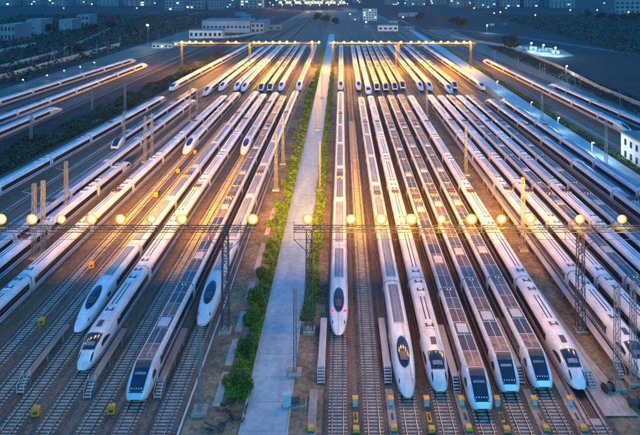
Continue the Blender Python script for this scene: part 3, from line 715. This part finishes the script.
_b = MB(); _n = 18; _prof = [(.22,.42),(.60,.36),(.80,.20),(.95,-.05),(.92,-.05),(.76,.16),(.52,.28),(.20,.33)]
for _r, _y in _prof:
    for _k in range(_n): _b.v.append((_r*math.cos(2*math.pi*_k/_n), _y, _r*.9*math.sin(2*math.pi*_k/_n)))
HOUS = MB().add(_b.v[:4*_n], [(j*_n+k, j*_n+(k+1)%_n, (j+1)*_n+(k+1)%_n, (j+1)*_n+k) for j in range(3) for k in range(_n)] + [tuple(range(_n))]).mesh('housing', mt['truss'], True)
HALO = MB().add(_b.v[4*_n:], [(j*_n+k, j*_n+(k+1)%_n, (j+1)*_n+(k+1)%_n, (j+1)*_n+k) for j in range(3) for k in range(_n)] + [tuple(range(3*_n,4*_n))]).mesh('halo_dish', em['halo_glow'], True)  # glowing dish added around the lens to imitate its glare halo
LENS = MB().ball((0,.05,0),.47,.24,.44,14,8).mesh('lens', em['lamp'], True)
BRK = MB().tube((0,.25,-1.3),(0,.25,-.85),.06,n=6).mesh('bracket', mt['truss'])
near_px = [2,33,62,92,121,152,182,253,308,351,381,411,441,471,501,530,579,621]
far_px = [182,190,196,204,211,228,236,254,259,266,273,280,287,295,312,319,334,344,352,359,367,374,381,389,401,411,419,426,433,441,448,456,464,470]
def floodlight(X, Y, z, label, group, watts, aim=False):
    t = thing('floodlight', label, 'floodlight', (X, Y-.3, z), 0, group)
    t.scale = (random.uniform(.85,1.15),)*3; ob('housing', HOUS, t); ob('halo_dish', HALO, t); ob('lens', LENS, t); ob('bracket', BRK, t)
    ld = bpy.data.lights.new('flood_glow', 'POINT'); ld.energy = watts if not aim else LAMP_BACK[X > 0]; ld.color = LAMP_COL; ld.shadow_soft_size = .45
    lo = bpy.data.objects.new('flood_glow', ld); COL.objects.link(lo); lo.parent = t; lo.location = (0,-1.5,-1.1) if aim else (0,-3.5,-.4)
    if aim:                                     # the beam is thrown down the yard, away from the camera
        ld = bpy.data.lights.new('flood_beam', 'SPOT'); ld.energy = watts; ld.color = LAMP_COL; ld.shadow_soft_size = .45
        ld.spot_size = R(84); ld.spot_blend = 1.0
        lo = bpy.data.objects.new('flood_beam', ld); COL.objects.link(lo); lo.parent = t; lo.location = (0,1.6,-.2)
        lo.rotation_euler = (R(90-15), 0, 0)
        ld = bpy.data.lights.new('flood_throw', 'SPOT'); ld.energy = LAMP_BEAM; ld.color = LAMP_COL; ld.shadow_soft_size = .45
        ld.spot_size = R(46); ld.spot_blend = 1.0
        lo = bpy.data.objects.new('flood_throw', ld); COL.objects.link(lo); lo.parent = t; lo.location = (0,1.6,-.1)
        lo.rotation_euler = (R(90-13), 0, 0)
for i, px in enumerate(near_px):
    floodlight((px-341)*Y1/F, Y1, GZ+1.35, f'{ordinal(i+1)} orange floodlight from the left on the near gantry', 'floodlights of the near gantry', LAMP_W*random.uniform(.85,1.15), True)
for i, px in enumerate(far_px):
    floodlight((px-341)*Y2/F, Y2, GZ+.15, f'{ordinal(i+1)} orange floodlight from the left on the far gantry', 'floodlights of the far gantry', LAMP_FAR*random.uniform(.8,1.1))

# ------------------------------------------------------------------ vegetation
def leaves(name, centers, mat, size=(.12,.25)):
    n = len(centers); c = np.asarray(centers, float)
    a = rng.normal(size=(n,3)); a /= np.linalg.norm(a,axis=1)[:,None]
    b = rng.normal(size=(n,3)); b -= a*np.sum(a*b,axis=1)[:,None]; b /= np.linalg.norm(b,axis=1)[:,None]
    s = rng.uniform(size[0],size[1],n)[:,None]
    v = np.stack([c-a*s, c+b*s*.55, c+a*s, c-b*s*.55],1).reshape(-1,3)
    me = bpy.data.meshes.new(name); me.vertices.add(4*n); me.vertices.foreach_set('co', v.ravel())
    me.loops.add(4*n); me.loops.foreach_set('vertex_index', np.arange(4*n,dtype=np.int32))
    me.polygons.add(n); me.polygons.foreach_set('loop_start', np.arange(0,4*n,4,dtype=np.int32)); me.polygons.foreach_set('loop_total', np.full(n,4,dtype=np.int32))
    me.update(calc_edges=True); me.materials.append(mat); return me
def clump(n, r, h):
    """points in an uneven round crown"""
    k = 7; cc = rng.uniform(-.55,.55,(k,3)); cc[:,2] = rng.uniform(.25,.8,k); rr = rng.uniform(.3,.55,k)
    i = rng.integers(0,k,n); d = rng.normal(size=(n,3)); d /= np.linalg.norm(d,axis=1)[:,None]
    p = cc[i] + d*(rr[i]*rng.uniform(.6,1.05,n))[:,None]
    p[:,0] *= r; p[:,1] *= r; p[:,2] = np.maximum(.02, p[:,2]*h); return p
def shrub(X, Y, r, h, label, n, mat, size, group=None):
    t = thing('shrub', label, 'shrub', (X,Y,-.49), 0, group)
    ob('foliage', leaves('foliage', clump(n,r,h), mat, size), t)
    b = MB()
    for i in range(4):
        a = rng.uniform(0,6.28); b.tube((.1*math.cos(a),.1*math.sin(a),0),(.4*r*math.cos(a),.4*r*math.sin(a),h*.6),.05,.02,5)
    ob('stem', b.mesh('stem', mt['bark']), t); return t
# clipped strip of green along the road
n = 90000
yy = 81 + (rng.uniform(0,1,n)**1.5)*433; xx = -13.45 - rng.uniform(0,1,n)*(2.6+.8*np.sin(yy*.31)+.6*np.sin(yy*.83+1)+.4*np.sin(yy*2.1))
zz = rng.uniform(0,1,n)**.6*(0.75+.45*np.sin(yy*.45+xx)*np.sin(yy*.17+1)+.35*np.sin(yy*1.3+xx*2.0)) - .45
hd_ = thing('hedge', 'low bright green hedge along the left side of the central road', 'hedge', (0,0,0))
ob('foliage', leaves('foliage', np.stack([xx,yy,zz],1), mt['leafy'], (.07,.18)), hd_)
ob('stem', MB().box(-14.75,-14.45,82,510,-.49,-.2).mesh('stem', mt['bark']), hd_)
sp = [(240,391,2.3,3.0,'round green shrub at the near end of the hedge, largest of all'),(245,352,1.9,2.2,'dark spreading shrub just behind the round one at the near end of the hedge'),
      (250,322,1.6,2.0,'third shrub along the hedge from the near end'),(255,300,1.5,2.0,'fourth shrub along the hedge from the near end'),(262,278,1.5,1.9,'fifth shrub along the hedge from the near end')]
for px,py,r,h,lab in sp:
    X,Y = W(px,py,-.4); shrub(X,Y,r,h,lab,6000,mt['leafg'],(.07,.17),'shrubs along the hedge')
for i,yv in enumerate(np.linspace(128,330,17)):
    shrub(-16.3+rng.uniform(-.7,.9), yv+rng.uniform(-3,3), rng.uniform(1.0,1.6), rng.uniform(1.3,2.3), 'small round shrub along the middle stretch of the hedge', 1800, mt['leafg'], (.10,.24), 'small round hedge shrubs')
# grass verge right of the road
n = 30000; yy = 100+rng.uniform(0,1,n)**1.4*330; xx = rng.uniform(-6.9,-4.4,n)+.3*np.sin(yy*.3); zz = -.45+rng.uniform(0,1,n)*np.clip(.5+.4*np.sin(yy*.4+xx)+.3*np.sin(yy*1.1),.05,1.1)
ob('grass', leaves('grass', np.stack([xx,yy,zz],1), mt['leafy'], (.10,.22)), kind='stuff')['label'] = 'rough grass on the right verge of the road'
# shrub bank on the left and hedge on the right
def bank(name, fx0, fx1, y0, y1, n, hmax, mat, size, label):
    yy = rng.uniform(y0,y1,n); u = rng.uniform(0,1,n); xx = fx0(yy)+(fx1(yy)-fx0(yy))*u
    g = (np.sin(xx*.5+np.sin(yy*.13)*2)+np.sin(yy*.21+xx*.2)+np.sin(yy*.07)*.8+2.0)/4.5
    zz = -.45 + rng.uniform(0,1,n)**.5*hmax*np.clip(g,.05,1)
    o = ob(name, leaves(name, np.stack([xx,yy,zz],1), mat, size), kind='stuff'); o['label'] = label; return o
lx = lambda off: (lambda y: tx('L7', y)+off)
bank('undergrowth', lx(-24), lx(-11), 120, 460, 34000, 3.2, mt['leafd'], (.3,.7), 'dark scrub on the bank beside the left outer tracks')
bank('undergrowth', lambda y: y*0+92.2, lambda y: y*0+95.0, 130, 600, 14000, 1.3, mt['leafg'], (.2,.45), 'low green scrub strip beside the right service road')
bank('undergrowth', lambda y: y*0+132, lambda y: y*0+150, 180, 520, 9000, 1.2, mt['leafd'], (.3,.7), 'dark weeds along the foot of the boundary wall')
def tree(X, Y, r, h, label, n=700, group='dark trees in the far background'):
    t = thing('tree', label, 'tree', (X,Y,-.6), 0, group)
    b = MB(); b.tube((0,0,0),(0.1,0,h*.55),.22,.12,7)
    for i in range(5):
        a = rng.uniform(0,6.28); b.tube((0,0,h*.4),(r*.6*math.cos(a),r*.6*math.sin(a),h*.75),.1,.03,5)
    ob('trunk', b.mesh('trunk', mt['bark']), t)
    p = clump(n, r*1.3, h*.75); p[:,2] += h*.3
    ob('crown', leaves('crown', p, mt['leafd'], (.5,1.3)), t); return t

# ------------------------------------------------------------------ buildings
def building(name, X0, X1, Y, D, h, wall, label, rows=2, cols=6, lit=0.1, litm='coldwin', cat='building', roofm='roofg', parapet=.5, ww=.55, wh=.5, front=True):
    t = thing(name, label, cat, ((X0+X1)/2, Y, -.6)); w = (X1-X0)/2
    ob('wall', MB().box(-w,w,0,D,0,h).mesh('wall', mt[wall]), t)
    ob('roof', MB().cbox(-w-.25,w+.25,-.25,D+.25,h+.002,h+parapet,.08).mesh('roof', mt[roofm]), t)
    fh = h/rows; cw = 2*w/cols
    key = {}
    for r in range(rows):
        for c in range(cols):
            x = -w+cw*(c+.5); z = fh*(r+.5); l = random.random() < lit
            kk = l
            if kk not in key: key[kk] = MB().box(-cw*ww/2,cw*ww/2,-.06,.05,-fh*wh/2,fh*wh/2).mesh('window', em[litm] if l else mt['win'])
            ob('window', key[kk], t, (x,0,z))
    return t
# white two-storey building at the right edge
X,Y = 94.0, 176.0
t = thing('depot_building', 'white two-storey depot building with arched windows at the right picture edge', 'building', (X,Y,-.5))
ob('wall', MB().box(0,22,0,16,0,8.6).mesh('wall', mt['wallw']), t)
rf = ob('roof', MB().cbox(-.3,22.3,-.3,16.3,8.602,9.3,.15).mesh('roof', mt['roofg']), t)
ob('wing', MB().box(3.0,22,-9,-.01,0,5.2).mesh('wing', mt['wallw']), t)
ob('wing_roof', MB().cbox(2.7,22.3,-9.3,-.012,5.202,5.7,.1).mesh('wing_roof', mt['wallw']), t)
WM = MB().box(-.06,.05,-.7,.7,-1.0,1.0).mesh('window', mt['win'])
WF = MB().box(-.7,.7,-.06,.05,-1.0,1.0).mesh('window', mt['win'])
for j in range(4):
    ob('window', WM, t, (0,2.2+j*3.6,6.3)); ob('window', WM, t, (0,2.2+j*3.6,2.4))
for j in range(6):
    ob('window', WF, t, (4.5+j*3.0,-9,2.8)); ob('window', WF, t, (1.5+j*3.4,0,7.0))
for j in range(2): ob('window', WM, t, (3.0,-7.2+j*3.4,2.8))
# background buildings (photo pixels of the base line -> place)
def bpx(name, xa, xb, yb, hpx, D, wall, label, **kw):
    Xa, Yb = W(xa, yb, -.6); Xb, _ = W(xb, yb, -.6); building(name, Xa, Xb, Yb, D, hpx*Yb/F, wall, label, **kw)
bpx('depot_office', 189, 222, 38.5, 8, 14, 'wallw', 'long low white office with a row of dark windows behind the far lamps', rows=1, cols=7, lit=.0, wh=.4)
bpx('workshop', 202, 250, 33, 12, 40, 'wallg', 'long grey workshop hall with one row of windows behind the white office', rows=1, cols=12, lit=.05, wh=.18)
bpx('workshop_annex', 251, 264, 33, 10, 60, 'wallg', 'grey annex at the right end of the long workshop hall', rows=2, cols=3, lit=.1)
bpx('gatehouse', 152, 172, 48.5, 4.5, 8, 'wallw', 'low white hut left of the far lamp row', rows=1, cols=5, lit=.2, wh=.35)
bpx('gatehouse', 173, 186, 46, 4, 8, 'wallw', 'small white hut right of the larger low hut, left of the far lamps', rows=1, cols=3, lit=.2, wh=.35)
bpx('dormitory_block', 363, 377, 21, 12, 16, 'wallw', 'white five-storey block standing alone behind the far lamps', rows=5, cols=5, lit=.12)
bpx('pump_house', 378, 398, 31.5, 6, 10, 'wallw', 'low white house right of the white block behind the far lamps', rows=1, cols=4, lit=.3, wh=.35)
bpx('pump_house', 389, 398, 26, 5, 10, 'wallg', 'small grey house behind the low white one', rows=1, cols=3, lit=.3, wh=.35)
bpx('grey_shed', 0, 15, 41, 16, 30, 'wallt', 'teal-grey shed at the upper left corner', rows=2, cols=4, lit=0)
bpx('grey_shed', 26, 41, 36, 16, 25, 'wallt', 'plain teal-grey block, left one of two at upper left', rows=1, cols=1, lit=0, ww=.1, wh=.1)
bpx('grey_shed', 59, 72, 31, 11, 25, 'wallt', 'plain teal-grey block, right one of two at upper left', rows=1, cols=1, lit=0, ww=.1, wh=.1)
bpx('grey_shed', 77, 89, 26.5, 11, 25, 'wallt', 'smaller teal-grey block right of the two plain ones at upper left', rows=2, cols=3, lit=0)
for i,(xa,xb,yb,hp,lit) in enumerate([(165,183,10.5,12,.2),(186,205,9,14,.35),(208,222,9.5,10,.25),(224,236,8,9,.5),(240,262,8.5,11,.4)]):
    bpx('town_block', xa, xb, yb, hp, 40, 'wallt', f'{ordinal(i+1)} pale town block from the left above the workshop hall', rows=4, cols=5, lit=lit*.2, litm=('coldwin','cyan')[i%2])
for i,(xa,xb,yb,hp,lit) in enumerate([(352,362,3,8,.3),(385,400,5,7,.35),(405,425,6,9,.3),(430,446,5.5,9,.3),(450,470,7,12,.35),(475,496,8,13,.3),(500,520,7,12,.3),(524,545,7,12,.25),(550,575,8,12,.2),(615,645,14,22,.12)]):
    bpx('town_block', xa, xb, yb, hp, 40, 'wallt', f'{ordinal(i+1)} dark town block from the left along the upper right skyline', rows=5, cols=6, lit=lit*.2, litm=('warmwin','coldwin','cyan')[i%3])
for i,(xa,xb,yb,hp,lit) in enumerate([(0,12,6,10,.2),(20,40,5,9,.25),(48,66,6,9,.2),(74,92,5,8,.3),(98,118,6,8,.25),(124,150,6,9,.2)]):
    bpx('town_block', xa, xb, yb, hp, 40, 'wallt', f'{ordinal(i+1)} dark town block from the left along the upper left skyline', rows=4, cols=5, lit=lit*.2, litm=('coldwin','cyan','warmwin')[i%3])
for i in range(22):
    u = random.random(); px = 235+u*190; py = 12+random.uniform(0,19)
    if abs(px-370) < 12 or px < 265 and py > 20 or 275 < px < 348: continue
    X, Y = W(px, py, -.6); w = random.uniform(6,16)
    building('low_shed', X-w, X+w, Y, random.uniform(8,20), random.uniform(3,6), ('wallg','wallt')[i%2], 'low dark shed on the ground behind the far lamps', rows=1, cols=random.randint(3,7), lit=.12, litm='warmwin', ww=.4, wh=.35)
# lit station at the very top
bpx('station_hall', 276, 345, 4.5, 8, 60, 'wallg', 'long orange-lit station hall at the very top of the yard', rows=2, cols=22, lit=.75, litm='warmwin', ww=.7, wh=.55)

# ------------------------------------------------------------------ street lamps, small lights
def lamp_post(X, Y, h, emk, label, r=.35, group='street lamps', watts=0, col=(.7,.9,1)):
    t = thing('street_lamp', label, 'street lamp', (X,Y,-.5), 0, group)
    ob('pole', MB().tube((0,0,0),(0,0,h),.12,.07,6).mesh('pole', mt['steel']), t)
    ob('arm', MB().tube((0,0,h-.1),(0,-1.0,h+.1),.05,n=5).mesh('arm', mt['steel']), t)
    ob('lamp', MB().ball((0,-1.2,h),r,r,r*.6,8,5).mesh('lamp', em[emk], True), t)
    if watts:
        ld = bpy.data.lights.new('lamp_glow','POINT'); ld.energy = watts; ld.color = col; ld.shadow_soft_size = .3
        lo = bpy.data.objects.new('lamp_glow', ld); COL.objects.link(lo); lo.parent = t; lo.location = (0,-1.2,h-.6)
def lpx(px, py, base, emk, label, **kw):
    X, Y = W(px, base, -.5); h = H - (py+19)*Y/F + .5; lamp_post(X, Y, max(3, h), emk, label, **kw)
lpx(148,25,47.5,'cold','tall white lamp mast left of the far lamp row', r=1.0, watts=900, col=(.85,1,.8))
lpx(8,4,20,'cold','bright white lamp at the upper left corner', r=1.3)
lpx(22,31,38,'cold','white lamp before the teal-grey blocks at upper left', r=.8)
lpx(188,7,22,'orange','orange lamp above the white office', r=1.3)
lpx(566,66,76,'cold','white lamp on the boundary wall at the right', r=.5, watts=250)
for i,(px,py) in enumerate([(24,80.5),(48,76),(65,71),(81,67),(95,62.5)]):
    lpx(px,py,py+4,'cold',f'{ordinal(i+1)} small white lamp from the left along the outer left track', r=.33, group='small lamps of the outer track')
for i,(px,b) in enumerate([(497,91),(531,114),(558,131),(592,158)]):
    X,Y = W(px,b,-.5); lamp_post(X,Y,5.5,'cold',f'{ordinal(i+1)} low white lamp from the top along the right service road', r=.22, watts=110 if i < 3 else 420, group='lamps of the service road')
for i,(px,py) in enumerate([(531,43),(543,45),(555,47.5),(487,25)]):
    lpx(px,py,py+8,'cold',('white work lamp on the blue-lit site at right, number %s from the left' % ORD[i+1]) if i < 3 else 'white work lamp on the farther blue-lit site', r=.8, watts=700, group='work lamps', col=(.4,.8,1))
pts = [(32,4),(53,3),(64,8),(84,2),(92,4),(137,8),(155,3),(345,3),(350,14),(366,22),(398,3),(403,17),(405,3),(413,4),(424,4),(432,3),(448,1.5),(458,3),(462,2),(470,3),(474,8),(483,5),(488,7),(494,13),(500,12),(506,8),(535,15),(570,10),(604,3),(605,5),(597,10),(628,12)]
for i,(px,py) in enumerate(pts):
    if py > 1: lpx(px, py, py+4, ('cold','cold','orange')[i%3] if px < 430 or i%2 else 'cold', 'tiny street lamp among the far town lights', r=.9, group='tiny far street lamps')
for i in range(26):
    lpx(270+i*3.1, 2.6+2.6*math.sin(i*2.1), 8+3*math.sin(i*1.7), 'orange', 'orange lamp in the dense far row at the station', r=.9, group='orange station lamps', watts=2000 if i%4==0 else 0, col=(1,.5,.12))
for i,(px,py) in enumerate([(75,52),(12,30),(50,28),(48,33),(92,30),(110,28),(130,33),(258,24),(262,27),(318,20),(325,22),(335,24),(455,24),(462,26),(510,45),(512,47),(600,18),(612,20),(625,18),(588,16),(636,20),(420,18)]):
    X,Y = W(px,py+2,-.6); tree(X,Y,5+2*random.random(),8+4*random.random(),'dark tree in the far background beyond the tracks')

POLM = MB().tube((0,0,0),(0,0,9.5),.14,.09,6).mesh('pole', mt['steel']); ARMM = MB().tube((0,0,8.3),(2.2,0,8.8),.06,n=5).mesh('arm', mt['steel'])
for i in range(46):
    u = random.random()
    if i < 26: px, py = 40+u*165, 62-u*42+random.uniform(-6,10)
    elif i < 38: px, py = 240+u*110, 12+random.uniform(0,20)
    else: px, py = 470+u*150, 52+u*58+random.uniform(-4,4)
    X, Y = W(px, py, -.6); t = thing('catenary_pole', 'thin catenary pole over the ' + ('upper left tracks' if i < 26 else 'tracks behind the far lamps' if i < 38 else 'right outer tracks'), 'pole', (X,Y,-.6), 0, ('poles of the upper left tracks' if i < 26 else 'poles behind the far lamps' if i < 38 else 'poles of the right outer tracks'))
    ob('pole', POLM, t); ob('arm', ARMM, t)
bank('undergrowth', lambda y: 205+y*.05, lambda y: 230+y*.55, 330, 1000, 16000, 3.5, mt['leafd'], (.8,2.0), 'dark scrub and weeds over the field at the right')
bank('undergrowth', lambda y: -210-y*.35, lambda y: -190+y*0, 330, 1000, 14000, 4.5, mt['leafd'], (.8,2.2), 'dark scrub and small trees beyond the left outer tracks')

# ------------------------------------------------------------------ boundary walls, outer roads
def wallpath(name, pix, h, th, mat, label, panel=None):
    P = [W(x,y,-.5) for x,y in pix]; t = thing(name, label, 'wall')
    # panels along the line
    d = 0; out = []
    for (x0,y0),(x1,y1) in zip(P[:-1],P[1:]):
        L = math.hypot(x1-x0,y1-y0); n = max(1, int(L/(panel or L))); a = math.atan2(y1-y0,x1-x0)
        me = MB().cbox(0,L/n*.93,-th/2,th/2,0,h,.04).mesh('panel', mt[mat])
        for i in range(n): ob('panel', me, t, (x0+(x1-x0)*i/n, y0+(y1-y0)*i/n, -.55), a)
    return t
wallpath('boundary_wall', [(452,37.5),(480,43),(505,47),(530,56),(560,69),(600,90),(640,107),(700,133)], 2.4, .4, 'fence', 'pale concrete panel wall curving along the right outer tracks', 8)
wallpath('boundary_wall', [(-40,92),(0,80),(60,63),(120,46)], 3.2, .5, 'fence', 'pale low wall beyond the left outer tracks', 12)
wallpath('boundary_wall', [(-40,82),(0,69),(50,56),(85,42),(110,30)], 2.6, .5, 'fence', 'thin pale wall curving away at upper left', 12)
wallpath('boundary_wall', [(-40,60),(0,52.5),(36,45)], 2.6, .5, 'fence', 'short pale wall before the teal-grey shed', 12)
wallpath('boundary_wall', [(222,38.5),(240,37),(262,33),(275,28)], 2.4, .5, 'fence', 'pale wall running right from the white office', 10)
def ribbon(name, pix, hw, z, mat):
    P = [np.array(W(x,y,z)) for x,y in pix]; b = MB(); L = []
    for i,p in enumerate(P):
        d = P[min(i+1,len(P)-1)]-P[max(0,i-1)]; d /= np.linalg.norm(d); n_ = np.array((-d[1],d[0])); L.append([(*(p+n_*hw),z),(*(p-n_*hw),z)])
    b.grid(L); return ob(name, b.mesh(name, mt[mat]), kind='structure')
ribbon('outer_road', [(430,27),(470,31),(520,37),(560,43),(640,55),(720,70)], 6, -.55, 'asph')
ribbon('outer_road', [(-60,62),(0,45),(60,33),(110,22),(160,12)], 5, -.55, 'asph')
ribbon('outer_road', [(60,60),(120,38),(165,22),(200,12)], 5, -.545, 'asph')
sheet('work_site', [W(512,45.5),W(528,44.5),W(548,47),W(562,49),W(574,55),W(560,57),W(541,55.5),W(524,56)], -.545, mt['path'])
CONT = [(524,51,'wallt'),(533,49.5,'wallw'),(541,52,'wallt'),(549,51,'wallg'),(556,53.5,'wallw'),(518,49,'wallg'),(492,25.5,'wallw'),(505,25,'wallt')]
for i,(px,py,m) in enumerate(CONT):
    X,Y = W(px,py,-.5); t = thing('site_container', f'{ordinal(i+1)} cabin container on the lit work sites at right' if i > 5 else f'{ordinal(i+1)} cabin container on the nearer lit work site', 'container', (X,Y,-.54), random.uniform(-.6,.6), 'cabin containers of the work sites')
    ob('body', MB().box(-3,3,-1.25,1.25,0,2.6).mesh('body', mt[m]), t); ob('roof', MB().cbox(-3.1,3.1,-1.35,1.35,2.602,2.75,.04).mesh('roof', mt['roofg']), t); ob('door', MB().box(-.5,.5,-1.29,-1.252,.1,2.1).mesh('door', mt['boxd']), t)

# ------------------------------------------------------------------ near-end clutter
X,Y = W(287,406,-.45)
t = thing('control_cabinet', 'pale teal control cabinet at the right kerb of the near road', 'cabinet', (X,Y,-.49), .1)
ob('body', MB().cbox(-.55,.55,-.4,.4,.15,1.9,.06).mesh('body', mt['tealb']), t); ob('plinth', MB().box(-.6,.6,-.45,.45,0,.149).mesh('plinth', mt['path']), t); ob('door', MB().box(-.48,.48,-.43,-.401,.3,1.75).mesh('door', mt['boxg']), t)
X,Y = W(297,404,-.45)
t = thing('switch_machine', 'dark machine on a slab beside the teal cabinet', 'machine', (X,Y,-.49), .2)
ob('slab', MB().cbox(-1.3,1.3,-.8,.8,0,.25,.05).mesh('slab', mt['path']), t); ob('motor', MB().tube((-.9,0,.7),(.2,0,.7),.4,n=10).mesh('motor', mt['boxd']), t); ob('gearbox', MB().cbox(.25,1.1,-.45,.45,.25,1.1,.08).mesh('gearbox', mt['rust']), t)
for px,py,a,lab in ((608,392,.3,'black cable reel at the foot of the close mast pair at right'),(634,407,-.2,'black cable reel lying nearest the right picture edge')):
    X,Y = W(px,py,-.45); t = thing('cable_reel', lab, 'cable reel', (X,Y,-.49), a)
    ob('drum', MB().tube((-.55,0,.72),(.55,0,.72),.45,n=12).mesh('drum', mt['boxd']), t)
    for s in (-1,1): ob('flange', MB().tube((s*.62-.06,0,.72),(s*.62+.06,0,.72),.72,n=14).mesh('flange', mt['under']), t)
for px,py,lab,m in ((228,408,'rusty scrap heap beside the round shrub','rust'),(238,416,'dark scrap heap at the bottom edge left of the road','boxd'),(216,428,'heap of dark tarpaulined material at the bottom edge','boxd')):
    X,Y = W(px,py,-.45); t = thing('scrap_heap', lab, 'scrap', (X,Y,-.49))
    for i in range(9):
        a = rng.uniform(0,6.28); x,y = rng.uniform(-1.2,1.2), rng.uniform(-.8,.8)
        ob('scrap_piece', MB().bar((x,y,.15),(x+1.1*math.cos(a),y+1.1*math.sin(a),.2+rng.uniform(0,.6)),.22,.16).mesh('scrap_piece', mt[m if i%3 else 'bark']), t)

# ------------------------------------------------------------------ evening haze
hz = MB().box(-2650,2650,-200,3650,-2.0,120).mesh('haze'); hm = bpy.data.materials.new('haze_air'); hm.use_nodes = True
nn = hm.node_tree.nodes; nn.remove(nn["Principled BSDF"]); pv = nn.new("ShaderNodeVolumePrincipled")
pv.inputs['Color'].default_value = (.80,.88,1,1); pv.inputs['Density'].default_value = 0.00007; pv.inputs['Anisotropy'].default_value = 0.5
hm.node_tree.links.new(pv.outputs[0], nn["Material Output"].inputs['Volume']); hz.materials.append(hm)
o = ob('haze', hz, kind='stuff'); o['label'] = 'thin evening haze over the whole yard'

# ------------------------------------------------------------------ look-alikes are told apart by their order across the picture
same = {}
for o in bpy.data.objects:
    if o.get('category') and o.parent is None: same.setdefault(o['label'], []).append(o)
for lab, os_ in same.items():
    if len(os_) > 1:
        shrubs = lab.startswith('small round shrub')
        os_.sort(key=lambda o: o.location.y if shrubs else o.location.x / max(1.0, o.location.y))
        for i, o in enumerate(os_):
            o['label'] = f"{ordinal(i+1)} {lab}" + (", counted from the near end" if shrubs else ", counted from the left")
